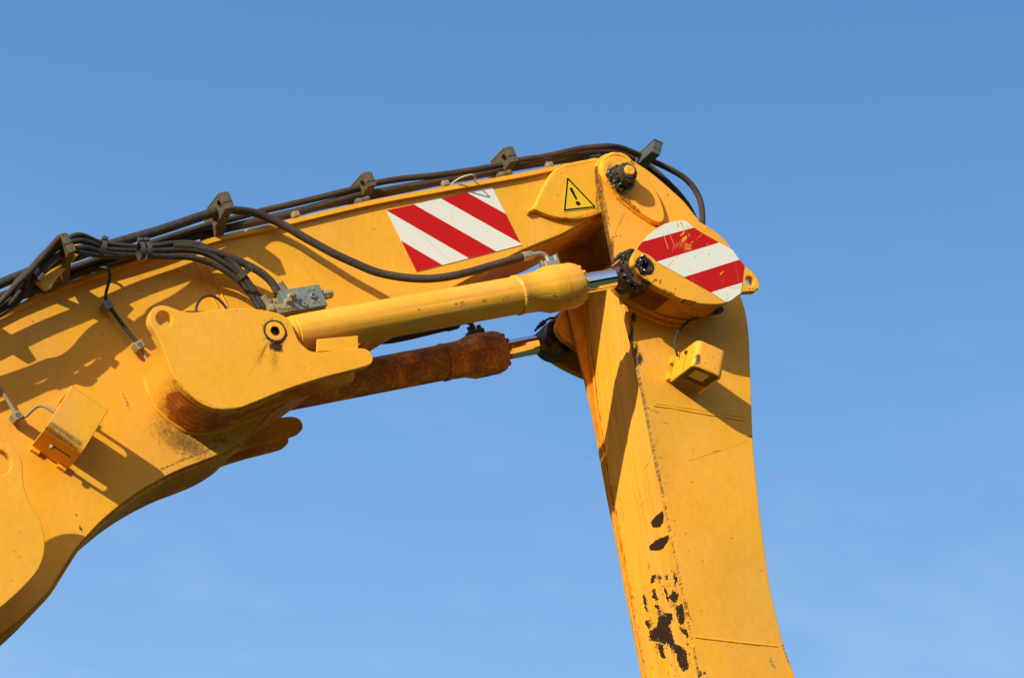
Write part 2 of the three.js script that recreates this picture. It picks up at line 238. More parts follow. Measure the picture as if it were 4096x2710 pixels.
const boomPaint = painted(boomBox, ZB, 640, 3, (b) => {
  // rust run-off under the flange, worn lower corner beside the bracket with its shadow deepened in brown, streaks, nicks
  dirt(b, [[0, 1300], [200, 1195], [450, 1100], [800, 1010]], 9, 500, .28);
  dirt(b, [[1100, 925], [1500, 832], [2000, 738], [2300, 676]], 5, 420, .22);
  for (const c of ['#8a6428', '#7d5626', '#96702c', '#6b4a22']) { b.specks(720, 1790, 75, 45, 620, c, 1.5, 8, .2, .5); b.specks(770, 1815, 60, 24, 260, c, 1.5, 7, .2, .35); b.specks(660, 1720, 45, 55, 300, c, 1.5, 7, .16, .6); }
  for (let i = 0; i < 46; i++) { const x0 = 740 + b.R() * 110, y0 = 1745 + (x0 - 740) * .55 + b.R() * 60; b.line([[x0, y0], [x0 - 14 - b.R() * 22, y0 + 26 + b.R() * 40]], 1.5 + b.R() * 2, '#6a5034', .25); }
  for (const c of ['#6a3d1a', '#5a3318', '#7b4a1e', '#4a2a15', '#8a5622']) { b.along([[715, 1722], [780, 1750], [860, 1790], [900, 1790]], 10, 40, c, 1.5, 6, .3); }  // brown specks painted over the bracket's cast shadow to deepen it
  b.along([[870, 1815], [797, 1843], [720, 1875], [640, 1912]], 4, 260, '#3d2f24', 1, 4, .5);
  b.ragged([[487, 1600], [512, 1650], [518, 1668]], 6, GREYCHIP, .9); b.ragged([[492, 1610], [510, 1660]], 4, '#5f5a48', .8);
  b.ragged([[300, 2098], [302, 2108]], 5, DARK); b.ragged([[316, 2145], [324, 2168]], 6, '#2e2a2e');
  b.specks(250, 1880, 55, 26, 200, '#5b4a30', 1, 3.5, .3, .6);
  for (const [x, y] of [[130, 1308], [407, 1363], [558, 1126], [566, 1181], [240, 1840], [700, 1585], [1500, 1390], [1497, 927], [2238, 780], [2170, 690]]) b.specks(x, y, 4, 3, 10, DARK, .8, 2.4, .7);
  for (let i = 0; i < 90; i++) { const x = 60 + b.R() * 2200, y = x < 900 ? 1150 + b.R() * 700 : 1000 - (x - 900) * .17 + b.R() * 200; b.line([[x, y], [x + 3 - b.R() * 4, y + 30 + b.R() * 120]], .8 + b.R() * 2.4, b.R() < .6 ? '#b87a1c' : '#f0b64a', .1 + b.R() * .16); }
  for (let i = 0; i < 110; i++) b.dab(40 + b.R() * 2250, 800 + b.R() * 1300, .6 + b.R() * 1.3, '#6b4a20', .5);
  b.line([[1185, 1030], [1290, 1190]], 1.6, '#a8741c', .6); b.line([[1500, 800], [1480, 960]], 1.2, '#a8741c', .35); b.line([[1365, 900], [1350, 1010]], 2.2, '#b9811f', .4);
  b.line([[905, 1075], [908, 1095]], 4, '#f2e2b4', .9);
  b.along([[2410, 850], [2241, 940], [2077, 1008]], 8, 220, '#6b4216', 1, 4, .35);
  dirt(b, [[2380, 700], [2395, 800], [2400, 850]], 12, 420, .3); for (let i = 0; i < 30; i++) b.specks(2385 + b.R() * 20, 740 + b.R() * 110, 3, 16, 8, '#4a2d12', 1, 3, .3);
});
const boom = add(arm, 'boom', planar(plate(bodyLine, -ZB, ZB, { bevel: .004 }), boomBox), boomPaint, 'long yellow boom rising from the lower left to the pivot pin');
add(boom, 'top_flange', wall(topLine, .02, -ZF, ZF, { side: -1 }), M.paint);
{ const inset = dense(on([[2490, 828], [2460, 838], [2410, 848], ...botF], ZB), false); add(boom, 'bottom_plate', wall(inset, .016, -ZB + .016, ZB - .016, { side: .75 }), M.underside, 'lightly soiled yellow underside plate of the boom, colour darkened for shade'); }
const bead = (parent, pts, z, r = .005, mat = M.paint) => add(parent, 'weld_bead', tube(pts.map(([x, y, zz]) => P(x, y, zz ?? z)), r, { radial: 8, wobble: r * .7, seed: 9 }), mat);
for (const k of [0, 24, 41]) bead(boom, [[772 + k, 1036 - k * .2], [800 + k, 1090], [838 + k, 1165], [862 + k, 1215], [880 + k, 1250]], ZB, k === 24 ? .0035 : .005);

// leaf-shaped reinforcing plate round the tip
const leafF = [[2139, 836, 1], [2165, 779], [2192, 729], [2220, 694], [2256, 673], [2300, 662], [2385, 646], [2480, 640, 1], [2540, 730], [2480, 808, 1], [2410, 845], [2356, 866], [2310, 874], [2264, 873], [2203, 861]];
const leaf = dense(on(leafF, ZB + .026), true), leafBox = box2(leaf, .01);
const leafPaint = painted(leafBox, ZB + .026, 900, 5, (b) => {
  dirt(b, [[2385, 650], [2392, 740], [2400, 845]], 9, 700, .32); dirt(b, [[2240, 873], [2310, 870], [2390, 845]], 6, 400, .3);
  for (let i = 0; i < 34; i++) { const y = 690 + b.R() * 150; b.line([[2380 + b.R() * 16, y], [2382 + b.R() * 14, y + 20 + b.R() * 30]], 1.5, '#5d3413', .35); }
  for (const [x, y] of [[2244, 692], [2232, 780], [2175, 700], [2208, 684]]) b.specks(x, y, 4, 2, 12, DARK, .7, 2.2, .7);
});
const leafPlate = add(boom, 'reinforcing_plate', planar(plate(leaf, ZB + .001, ZB + .026), leafBox), leafPaint);
bead(boom, [[2107, 848], [2139, 832], [2163, 778], [2190, 728], [2219, 692], [2255, 671], [2299, 660], [2384, 643]], ZB + .014, .011);
bead(boom, [[2255, 668], [2310, 657], [2380, 641]], ZB + .01, .008); bead(boom, [[2250, 661], [2320, 648], [2385, 635]], ZB + .018, .005);
{ // hazard sticker on the boom
  const c4 = [[1544, 842], [1967, 748], [2085, 980], [1665, 1087]].map((p) => Q(...p, ZB)), b = box2(c4, .005);
  const lerp = (u, v) => { const a = [1544 + 423 * u, 842 - 94 * u], d = [1665 + 420 * u, 1087 - 107 * u]; return [a[0] + (d[0] - a[0]) * v, a[1] + (d[1] - a[1]) * v]; };
  const m = painted(b, ZB, 950, 7, (q) => {
    const cut = [-.6, -.253, 0, .259, .514, .762, 1.2];
    q.x.save(); q.x.beginPath(); [[0, 0], [1, 0], [1, 1], [0, 1]].forEach((p, i) => { const [a, c] = q.at(...lerp(...p)); i ? q.x.lineTo(a, c) : q.x.moveTo(a, c); }); q.x.closePath(); q.x.clip();
    for (let i = 0; i < 6; i++) q.fill([lerp(cut[i], 0), lerp(cut[i + 1], 0), lerp(cut[i + 1] + .5, 1), lerp(cut[i] + .5, 1)], i % 2 ? '#d9d7cc' : '#b90f07');
    q.line([[1655, 905], [1735, 985], [1805, 1050]], 1.6, '#8b8a80', .6); q.ragged([[1803, 845], [1806, 872]], 3, '#7d7c74', .7); q.specks(1946, 926, 2, 4, 8, '#55504a', .6, 1.6, .8); q.specks(1870, 1000, 140, 60, 120, '#9d978c', .5, 1.6, .35); q.specks(1700, 950, 60, 50, 60, '#9d978c', .5, 1.4, .35);
    q.ragged([[1650, 818], [1670, 812], [1690, 809]], 3, '#d79a2a', .8); q.ragged([[1885, 765], [1905, 762]], 3, '#d79a2a', .9);
    q.x.restore();
  }, () => [217, 215, 204], { roughness: .5 });
  add(boom, 'hazard_sticker', planar(plate(c4.slice().reverse(), ZB + .0005, ZB + .003, { bevel: 0 }), b), m, 'red and white striped hazard sticker on the boom side');
}
{ // warning triangle sticker
  const o = on([[2269, 706], [2274, 700], [2388, 826], [2386, 833], [2255, 846], [2250, 840]], ZB + .026), b = box2(o, .004);
  const m = painted(b, ZB + .026, 1600, 11, (q) => {
    q.fill([[2269, 706], [2388, 830], [2255, 845]], '#e0b418');
    q.line([[2270.5, 714], [2379, 828], [2258, 840.5], [2270.5, 714]], 7.6, '#17150f');
    q.line([[2284, 755], [2304, 795]], 11, '#17150f'); q.line([[2284, 756], [2293, 774]], 14, '#17150f'); q.dab(2311.5, 814, 10, '#17150f'); q.dab(2311.5, 814, 10, '#17150f'); q.dab(2311.5, 814, 9.5, '#17150f');
    q.specks(2365, 826, 8, 2, 40, '#6a5a1c', .5, 1.2, .5);
  }, () => [220, 174, 28], { roughness: .3 });
  add(boom, 'warning_sticker', planar(plate(o.reverse(), ZB + .0265, ZB + .0285, { bevel: 0 }), b), m, 'yellow warning triangle sticker with a black exclamation mark');
}

// ------------------------------------------------------------------ cylinder brackets on the boom: outer and inner plates, curved wall, pin
const pearF = [[639, 1221], [612, 1232], [597, 1258], [595, 1281], [602, 1302], [619, 1326], [640, 1365], [654, 1396], [665, 1428], [675, 1460], [689, 1495], [710, 1530], [739, 1561], [767, 1586], [800, 1609], [833, 1626], [872, 1636], [923, 1635], [963, 1629], [1003, 1614], [1064, 1589], [1124, 1564], [1187, 1542], [1257, 1519], [1324, 1500], [1390, 1484], [1457, 1467], [1479, 1458], [1490, 1445], [1492, 1430], [1486, 1413], [1471, 1398], [1451, 1392], [1430, 1392], [1357, 1398], [1270, 1407], [1240, 1402], [1214, 1383], [1194, 1360], [1180, 1330], [1170, 1303], [1150, 1273], [1124, 1256], [1090, 1246], [1040, 1237], [990, 1232], [943, 1232], [890, 1235], [823, 1243], [764, 1249], [729, 1243], [684, 1228], [662, 1221]];
const pear = dense(on(pearF, ZO), true), pearBox = box2(pear, .01), pearPin = Q(1099, 1325, ZO), pearHole = circle(Q(656, 1274, ZO), .033);
const pearPaint = painted(pearBox, ZO, 850, 13, (b) => {
  for (const c of ['#2c2019', '#4a2c18', '#6b3f1a', '#3a2418']) { b.specks(1099, 1325, 34, 34, 420, c, 1, 3, .45); b.specks(1103, 1382, 17, 13, 420, c, 1, 4.5, .55); b.specks(1110, 1395, 14, 8, 160, c, 1, 4, .6); b.specks(1098, 1436, 13, 34, 130, '#a8741c', 1, 4, .3); }
  for (let i = 0; i < 26; i++) { const t = b.R() * .6; b.line([[1068 - t * 36, 1368 + t * 70], [1058 - t * 40 - b.R() * 30, 1390 + t * 90 + b.R() * 50]], 1 + b.R() * 2, '#94691c', .28); }
  b.line([[1076, 1365], [1040, 1430], [995, 1500]], 5, '#b5801f', .35); b.line([[1074, 1368], [1050, 1412]], 2.2, '#6b5120', .5); b.line([[1120, 1470], [1067, 1503], [1059, 1530], [1058, 1600]], 1.6, '#b9811f', .5);
  b.line([[720, 1292], [716, 1340], [705, 1420]], 2, '#c08a22', .55); b.line([[1245, 1440], [1243, 1520]], 2, '#c08a22', .4); b.line([[1310, 1440], [1282, 1500]], 2, '#c08a22', .3);
  for (const [x, y] of [[1060, 1421], [1217, 1471], [844, 1381], [1053, 1358], [946, 1243]]) b.specks(x, y, 2.5, 3, 9, DARK, .7, 2, .7);
  b.along([[700, 1515], [767, 1584], [872, 1634], [963, 1628], [1064, 1588], [1187, 1541], [1390, 1483], [1479, 1457]], 2.2, 620, '#5a3416', .8, 2.6, .5);
  b.along([[1064, 1588], [1100, 1574], [1187, 1541]], 2, 90, '#d9c07c', .6, 2, .8); b.ragged([[1000, 1612], [1010, 1607]], 5, '#7a3a14');
});
const innerPear = dense(on([[880, 1300], [880, 1560], ...pearF.slice(19, 45)].map((p) => [...p]), ZO), true);
const bracketLine = (z) => dense(on([[640, 1365], [654, 1396], [665, 1428], [675, 1460], [689, 1495], [710, 1530], [739, 1561], [767, 1586], [800, 1609], [833, 1626], [872, 1636], [923, 1635], [963, 1629], [1003, 1614], [1064, 1589], [1124, 1564]], ZO), false);
const drumRust = (() => {                                        // paint worn to rust over the lower half of the wall, with a ragged edge
  const c = canvasOf(1024, 256, (i, j) => {
    const u = i / 1024, v = 1 - j / 256, n = vnoise(u * 22, v * 5, 111) * .5 + vnoise(u * 70, v * 14, 112) * .3 + vnoise(u * 30, v * 40, 113) * .2, edge = .30 + (n - .5) * .07 + (v > .55 ? -.02 : .0) + (v < .3 ? .04 : 0) + Math.sin(v * 9) * .02, p = paintAt(u * 1.3, v * .3, 15);
    if (u < edge) { const g = smooth(.62, .8, vnoise(u * 60, v * 30, 116)) * smooth(.1, .3, u) * .35; return [p[0] * (1 - g * .5), p[1] * (1 - g * .5), p[2] * (1 - g * .3)]; }
    const s = vnoise(u * 8, v * 46, 114), k = .75 + .5 * s, o = smooth(.4, .7, n); return [(168 + o * 40) * k, (84 + o * 36) * k, (26 + o * 10) * k];
  });
  return Object.assign(new THREE.MeshPhysicalMaterial({ map: tex(c, true), roughness: .5 }), { name: 'rusted_wall' });
})();
function bracket(sign, nearMat, mat, innerMat) {
  const zr = (a, b) => sign > 0 ? [a, b] : [-b, -a];
  const outer = add(arm, 'cylinder_bracket', planar(plate(pear, ...(sign > 0 ? [ZO - TH, ZO] : [-ZO - .03, -ZO + .01]), { holes: [pearHole, circle(pearPin, .03)], bevel: .004 }), pearBox), nearMat, sign > 0 ? 'yellow pear-shaped bracket on the near side holding the cylinder foot' : 'yellow bracket on the far side of the boom, colour darkened for shade');
  add(outer, 'inner_plate', planar(plate(innerPear, ...(sign > 0 ? [ZI - TH, ZI] : [-ZI - .05, -ZI - .01]), { bevel: .004 }), pearBox), innerMat);
  const line = bracketLine();
  add(outer, 'bracket_wall', wall(line, .03, ...(sign > 0 ? [ZB - .004, ZO - TH - .002] : [-ZO + TH + .002, -ZB + .004]), { unit: true, side: 1.6 }), sign > 0 ? drumRust : M.underside, sign > 0 ? 'curved bracket wall with paint worn to orange rust' : undefined);
  add(outer, 'weld_bead', tube(line.slice(4).map((p) => V3(p.x + .012, p.y + .012, sign * (ZB + .004))), .014, { radial: 10, wobble: .006 }), sign > 0 ? M.paint : M.underside);
  add(outer, 'weld_bead', tube(line.slice(6).map((p) => V3(p.x + .014, p.y + .012, sign * (ZO - TH - .004))), .011, { radial: 10, wobble: .006 }), sign > 0 ? M.paint : M.underside);
  const st = on([[1270, 1355, 1], [1432, 1341, 1], [1433, 1394, 1], [1268, 1405, 1]], ZO - .006);
  add(outer, 'stop_plate', plate(dense(st, true), ...zr(ZO - .02, ZO - .006), { bevel: .002 }), sign > 0 ? M.paint : M.underside);
  return outer;
}
const nearBracket = bracket(1, pearPaint, M.paint, M.underside);
bracket(-1, M.underside, M.underside, M.underside);
{ // pin of the near bracket: sleeve, dark greasy ring and hollow end
  const a = V3(pearPin.x, pearPin.y, ZO - TH), b = V3(pearPin.x, pearPin.y, ZO + 1);
  const pin = add(nearBracket, 'bracket_pin', lathe(a, b, [[-.28, 0], [-.28, .03], [TH + .004, .041], [TH + .006, .039], [TH + .006, .0215], [TH + .004, .0195], [-.12, .0195], [-.12, 0]]), M.paint);
  add(nearBracket, 'pin_hole', lathe(a, b, [[TH + .0045, .0205], [TH + .0045, .0188], [-.06, .0188], [-.06, 0]]), M.dark_iron);  // dark lining stands in for the shade inside the bore
  const R = rng(4), list = []; for (let i = 0; i < 40; i++) { const t = i / 40 * 6.283; list.push([V3(pearPin.x + Math.cos(t) * .0435, pearPin.y + Math.sin(t) * .0435, ZO), .0052 + R() * .0022, V3(1, 1, .8)]); }
  add(nearBracket, 'grease_ring', lumps(list, 5, .3), M.greasy_iron);
}

// ------------------------------------------------------------------ boss plate at the lower left (foot of another bracket, cut by the frame)
{
  const f = [[-260, 1900], [-150, 1800], [-70, 1765], [0, 1764], [42, 1781], [74, 1812], [88, 1850], [92, 1920], [105, 1975], [126, 2020], [152, 2062], [170, 2105], [179, 2166], [173, 2225], [151, 2278], [98, 2341], [42, 2394], [0, 2429], [-80, 2480], [-260, 2560]];
  const o = dense(on(f, ZB + .3), true), b = box2(o, .01);
  const m = painted(b, ZB + .3, 500, 17, (q) => { for (const [x, y] of [[75, 2128], [57, 2203], [80, 2225], [47, 2320]]) q.specks(x, y, 4, 3, 12, '#8a6a2a', .7, 2.4, .6); q.specks(90, 2232, 14, 10, 26, '#d9b56a', .6, 2, .6); });
  const foot = add(arm, 'boom_bracket', planar(plate(o, ZB + .26, ZB + .3, { holes: [circle(Q(-8, 1848, ZB + .3), .05)], bevel: .004 }), b), m, 'rounded yellow bracket plate with a hole at the lower left edge of the picture');
  const l = dense(on([[-255, 1905], [-200, 1960], [-160, 2080], [-150, 2250], [-200, 2450], [-250, 2540]], ZB + .3), false);
  add(foot, 'bracket_wall', wall(l, .03, ZB - .003, ZB + .258), M.paint);
}

// ------------------------------------------------------------------ stick
const leftF = [[2443, 611], [2423, 615], [2403, 627], [2392, 642], [2387, 663], [2388, 693], [2395, 730], [2403, 780], [2413, 834], [2423, 880], [2433, 930], [2443, 980], [2452, 1024], [2462, 1075], [2475, 1135], [2487, 1193], [2501, 1250], [2517, 1313], [2533, 1378], [2557, 1485], [2580, 1595], [2609, 1748], [2637, 1890], [2658, 1985], [2698, 2195], [2736, 2380], [2774, 2572], [2801, 2710], [2850, 2960]];
const rightF = [[2473, 613], [2502, 624], [2536, 645], [2587, 677], [2634, 713], [2684, 757], [2734, 803], [2767, 843], [2797, 882], [2838, 950], [2890, 1035], [2935, 1120], [2962, 1180], [2977, 1223], [2989, 1277], [2996, 1334], [2999, 1384], [3002, 1484], [3006, 1573], [3009, 1660], [3012, 1750], [3019, 1850], [3028, 1930], [3043, 2078], [3061, 2206], [3081, 2351], [3104, 2450], [3130, 2560], [3183, 2710], [3285, 2960]];
const L2 = dense(on(leftF, ZS), false), R2 = dense(on(rightF, ZS), false), stickLine = [...L2, ...R2.slice().reverse()], stickBox = box2(stickLine, .01);
const edge = [[2532, 1375], [2557, 1485], [2580, 1595], [2609, 1748], [2637, 1890], [2658, 1985], [2698, 2195], [2736, 2380], [2774, 2572], [2801, 2710]];
const stickPaint = painted(stickBox, ZS, 640, 19, (b) => {
  const off = (list, d) => list.map(([x, y]) => [x + d, y]);
  b.along(off(edge, 1), 1.6, 1500, '#3f3426', .8, 2.2, .75); b.along(off(edge, 5), 5, 90, GREYCHIP, .8, 2.6, .5);
  for (const [x, y, w] of [[2640, 1830, 9], [2655, 1880, 14], [2648, 1868, 8], [2668, 1900, 8], [2660, 1930, 7], [2650, 1945, 8], [2700, 2080, 4], [2698, 2140, 4], [2630, 1765, 6], [2622, 1780, 5]]) b.specks(x, y, w, w * .6, 26, GREYCHIP, .8, 3, .7);
  for (let i = 0; i < 80; i++) { const y = 1300 + b.R() * 1400, x = 2560 + (y - 1300) * .17 + b.R() * 420; b.line([[x, y], [x + 6 - b.R() * 6, y + 40 + b.R() * 150]], .8 + b.R() * 2.4, b.R() < .6 ? '#b87a1c' : '#f3bd55', .08 + b.R() * .14); }
  for (let i = 0; i < 90; i++) b.dab(2560 + b.R() * 600, 1250 + b.R() * 1450, .6 + b.R() * 1.4, '#6b4a20', .55);
  for (let i = 0; i < 14; i++) { const x = 2650 + b.R() * 400, y = 1700 + b.R() * 900; b.line([[x, y], [x + 20 - b.R() * 50, y + 20 + b.R() * 40]], .7, '#8a5f22', .5); }
  b.ragged([[2586, 1628], [2610, 1640], [2640, 1652]], 4, '#5b4a30'); b.line([[2650, 1685], [2662, 1690], [2677, 1694]], 2, '#6b4a1c', .9);
  b.line([[2760, 1843], [2830, 1818], [2878, 1803]], 2, '#6b5330', .6); b.line([[2850, 1806], [2885, 1801]], 3, '#6b5330', .6); b.line([[2878, 1803], [2960, 1775], [3000, 1757]], 2, '#8a6a34', .5); b.ragged([[2995, 1745], [3008, 1742]], 7, '#6c6046', .8);
  b.ragged([[3001, 1590], [3003, 1608]], 6, GREYCHIP, .8);
  b.line([[2715, 2225], [2790, 2310], [2880, 2420], [2960, 2530], [3030, 2650], [3080, 2710]], 1.2, '#f3cf86', .7);
  b.line([[2690, 1950], [2740, 2000], [2775, 2035]], 1.4, '#b07d24', .6); b.line([[2785, 2005], [2810, 2032]], 1.6, '#7a5a28', .6);
  b.ragged([[2782, 2365], [2805, 2382], [2832, 2388]], 3, '#a58c50', .6);
  b.specks(2890, 2380, 18, 14, 40, '#b8811f', 1, 3, .35); b.specks(2770, 2025, 12, 10, 40, '#b8811f', 1, 3, .35);
  for (const [x, y] of [[2744, 2134], [2926, 2150], [2770, 1926], [2763, 1930], [2916, 1928], [2810, 2240], [2755, 2204], [2934, 1848], [2772, 1797], [2806, 2440], [2928, 2588], [3050, 2280], [2640, 1368], [2630, 1360], [2955, 1298], [2885, 2640], [3040, 2280]]) b.specks(x, y, 3, 3, 9, DARK, .7, 2.2, .75);
  b.ragged([[3080, 2640], [3095, 2662], [3105, 2675]], 9, '#8d8a5c', .9); b.ragged([[3084, 2632], [3088, 2640]], 6, '#8d8a5c', .9);
  b.ragged([[3132, 2575], [3145, 2620], [3160, 2660]], 5, '#3a241a', .8); b.line([[3000, 2574], [3045, 2578]], 3, '#8a5a1c', .5); b.ragged([[3040, 2575], [3048, 2578]], 4, '#4a2a14');
  for (const c of ['#1e1813', '#2b2018', '#3d2c1c']) { b.specks(2535, 1268, 9, 16, 130, c, 1, 4, .5); b.specks(2527, 1330, 6, 40, 170, c, 1, 4, .5); b.specks(2560, 1435, 10, 18, 150, c, 1, 4.5, .55); b.specks(2545, 1395, 6, 22, 90, c, 1, 4, .5); }
  b.ragged([[2770, 2600], [2778, 2640], [2790, 2680], [2806, 2692], [2818, 2690]], 10, '#46321f', .9); b.ragged([[2742, 2400], [2755, 2450], [2768, 2485]], 6, '#5b4426', .9);
  for (const c of ['#3b2412', '#5a3616', '#2a1a0e']) b.along(leftF.slice(4, 15).map(([x, y]) => [x + 1, y]), 1.6, 520, c, 1, 2.6, .7);
  // ear: oil and rust down the front edge and below the oval plate
  dirt(b, [[2395, 700], [2405, 790], [2420, 870], [2440, 980], [2455, 1050]], 5, 900, .4);
  for (const c of ['#4a2d12', '#2e1d10', '#6b4216']) { b.along([[2400, 690], [2412, 780], [2436, 900]], 5, 200, c, 1, 3.5, .4); b.specks(2448, 990, 8, 34, 160, c, 1, 4, .4); b.along([[2430, 730], [2480, 800], [2540, 850], [2620, 900], [2650, 910]], 7, 300, c, 1, 3.5, .35); }
  for (let i = 0; i < 40; i++) { const x = 2470 + b.R() * 80, y = 830 + b.R() * 50; b.along([[x, y], [x - 5 - b.R() * 10, y + 20 + b.R() * 60]], 1.2, 14, '#6b4718', .6, 1.8, .22); }
  b.line([[2495, 860], [2466, 920], [2457, 955]], 2, '#7a5420', .6); b.line([[2500, 850], [2480, 900]], 3, '#7a5420', .4);
  for (const [x, y] of [[2405, 764], [2467, 944], [2483, 943], [2672, 780]]) b.specks(x, y, 3, 4, 14, '#1c140e', .8, 2.5, .8);
  b.ragged([[2757, 858], [2768, 856], [2778, 853]], 4, '#6b5330', .8); b.ragged([[2793, 880], [2800, 886]], 5, DARK, .8);
});
const pivot = Q(2467, 731, ZS);
const stick = add(arm, 'stick', planar(plate(stickLine.slice().reverse(), ZS - .028, ZS, { bevel: .004 }), stickBox), stickPaint, 'upright yellow stick hanging from the pivot pin at the right');
add(stick, 'far_side_plate', planar(plate(stickLine.slice().reverse(), -ZS, -ZS + .016, { bevel: .003 }), stickBox), M.underside);
// front plate, set back between the side plates; chips lie where paint has come off to the brown primer
const insetAt = (y) => { const k = [[1000, .09], [1200, .07], [1293, .056], [1485, .03], [1900, .008], [2960, .006]]; for (let i = 0; i + 1 < k.length; i++) if (y <= k[i + 1][0]) { const t = Math.max(0, (y - k[i][0]) / (k[i + 1][0] - k[i][0])); return k[i][1] * (1 - t) + k[i + 1][1] * t; } return .006; };
const frontLine = (() => { const src = leftF.filter(([, y]) => y > 1000).map(([x, y]) => Q(x, y, ZS).add(V2(insetAt(y), insetAt(y) * .2))); src.unshift(src[0].clone().add(V2(.06, .12)), src[0].clone().add(V2(.02, .06))); return dense(src, false, .02); })();
const ZP = ZS - .017;
const frontPaint = (() => {
  const s = [0]; for (let i = 1; i < frontLine.length; i++) s.push(s[i - 1] + frontLine[i].distanceTo(frontLine[i - 1])); const Lf = s.at(-1), w = 1536, h = 384;
  const c = canvasOf(w, h, (i, j) => { const u = i / w * Lf, v = (1 - j / h) * 2 * ZP, p = paintAt(u * .3, v, 23), a = vnoise(u * 1.6, v * 110, 24) - .5, d = vnoise(u * 5, v * 240, 25) - .5, k = 1 + a * .1 + d * .08; return [p[0] * k, p[1] * (k - Math.max(0, a) * .05), p[2] * (1 + a * .6)]; });
  const where = (y) => { let k = 1; while (k < frontLine.length - 1 && frontLine[k].y > y) k++; const a = frontLine[k - 1], e = frontLine[k], t = (y - a.y) / (e.y - a.y); return [a.x + (e.x - a.x) * t, s[k - 1] + (s[k] - s[k - 1]) * t]; };
  const find = (px, py) => {                                   // where the sight line through a measured point meets the plate
    let lo = -ZP * 1.6, hi = ZP * 1.6; const f = (z) => { const q = Q(px, py, z); return q.x - where(q.y)[0]; }, up = f(hi) > f(lo);
    for (let k = 0; k < 22; k++) { const m = (lo + hi) / 2; (f(m) > 0) === up ? hi = m : lo = m; }
    const q = Q(px, py, lo); return [where(q.y)[1] / Lf * w, (1 - (lo + ZP) / (2 * ZP)) * h];
  };
  const b = brush(c.getContext('2d'), find, rng(99), w / Lf / 950);
  const z = (x, y) => [2350 + x / 1.7233, 1800 + y / 1.7233], poly = (l) => l.map(([x, y]) => z(x, y));
  const PR = '#36200f';
  b.blot(poly([[435, 500], [470, 455], [518, 415], [526, 440], [522, 500], [500, 530], [455, 535]]), PR, 1.5);
  b.blot(poly([[425, 660], [470, 620], [540, 590], [566, 580], [560, 620], [520, 680], [480, 692], [430, 690]]), PR, 1.5);
  for (const q of [[[432, 880], [475, 850], [465, 905], [440, 915]], [[485, 870], [505, 860], [512, 885], [495, 900]], [[535, 860], [560, 862], [555, 890], [540, 890]], [[595, 820], [612, 860], [625, 890], [612, 920], [605, 980], [600, 900]], [[445, 965], [465, 945], [490, 1030], [470, 1035], [450, 1010]], [[525, 925], [545, 960], [560, 1040], [550, 1050], [535, 990]], [[560, 1010], [600, 970], [632, 985], [620, 1040], [590, 1050]], [[380, 1000], [395, 1000], [412, 1070], [415, 1115], [400, 1100]], [[460, 1070], [490, 1065], [500, 1110], [520, 1150], [500, 1140], [480, 1090]],
    [[605, 1080], [660, 1050], [678, 1100], [665, 1200], [640, 1205], [615, 1150]], [[630, 1210], [660, 1230], [690, 1240], [708, 1290], [690, 1295], [650, 1250]], [[398, 1170], [420, 1165], [440, 1215], [430, 1230], [405, 1210]],
    [[490, 1150], [540, 1125], [580, 1120], [590, 1185], [560, 1200], [585, 1260], [600, 1330], [640, 1350], [680, 1380], [695, 1450], [700, 1505], [660, 1525], [630, 1490], [610, 1400], [560, 1340], [510, 1330], [480, 1320], [430, 1310], [425, 1250], [480, 1215]], [[480, 1330], [520, 1340], [530, 1400], [540, 1430], [520, 1440], [500, 1400]], [[680, 1320], [700, 1330], [690, 1350]], [[710, 1360], [730, 1370], [715, 1380]], [[575, 1470], [590, 1480], [580, 1490]], [[740, 1400], [760, 1420], [770, 1490], [752, 1470]]]) b.blot(poly(q), PR, 3.4);
  for (let k = 0; k < 70; k++) { const x = 400 + b.R() * 320, y = 760 + Math.pow(b.R(), .7) * 800, o = (y - 700) * .18; const [a, d] = z(x - 40 + o * .6, y); b.specks(a, d, 4, 6, 6, b.R() < .65 ? PR : '#8a8152', .8, 3.6, .9); }
  for (let k = 0; k < 16; k++) { const x = 440 + b.R() * 250, y = 900 + b.R() * 600; b.ragged(poly([[x, y], [x + b.R() * 10, y + 20 + b.R() * 60]]), 2, '#6b431c', .6); }
  for (const [x, y, r, n] of [[500, 1120, 26, 30], [430, 1190, 18, 26], [480, 1330, 26, 30], [590, 1380, 20, 22], [590, 1060, 20, 18], [495, 880, 16, 12], [425, 810, 10, 8], [560, 930, 12, 8]]) { const [a, d] = z(x, y); b.specks(a, d, r / 1.7, r / 1.4, n * 1.6, '#8f8757', 1.2, 5, .9); b.specks(a, d, r / 1.5, r / 1.2, n * 2, PR, 1, 5, .9); }
  for (const l of [[[190, 255], [210, 320], [240, 358], [270, 368], [292, 345]], [[285, 310], [300, 270]], [[335, 445], [360, 390], [410, 342]], [[370, 380], [382, 430]], [[395, 125], [430, 80], [440, 30]], [[362, 300], [365, 325]], [[310, 700], [318, 720]], [[475, 1455], [520, 1500]], [[505, 1510], [510, 1568]], [[620, 1500], [630, 1560]]]) b.ragged(poly(l), 3.2, '#5a3b1e', .9);
  const y6 = (x, y) => [2250 + x / 2.0906, 1150 + y / 2.0906], p6 = (l) => l.map(([x, y]) => y6(x, y));
  for (const l of [[[400, 340], [455, 305], [465, 280]], [[485, 325], [490, 380], [495, 440], [498, 500]], [[430, 480], [425, 540]], [[265, 700], [320, 700], [340, 750], [345, 800]], [[535, 890], [550, 840], [610, 770]], [[490, 890], [485, 990]], [[450, 1095], [465, 1075]], [[390, 1140], [410, 1150]], [[520, 820], [550, 760]], [[690, 1510], [730, 1450], [745, 1395]], [[405, 850], [430, 885]], [[525, 370], [540, 410]]]) b.ragged(p6(l), 3, '#5c4022', .85);
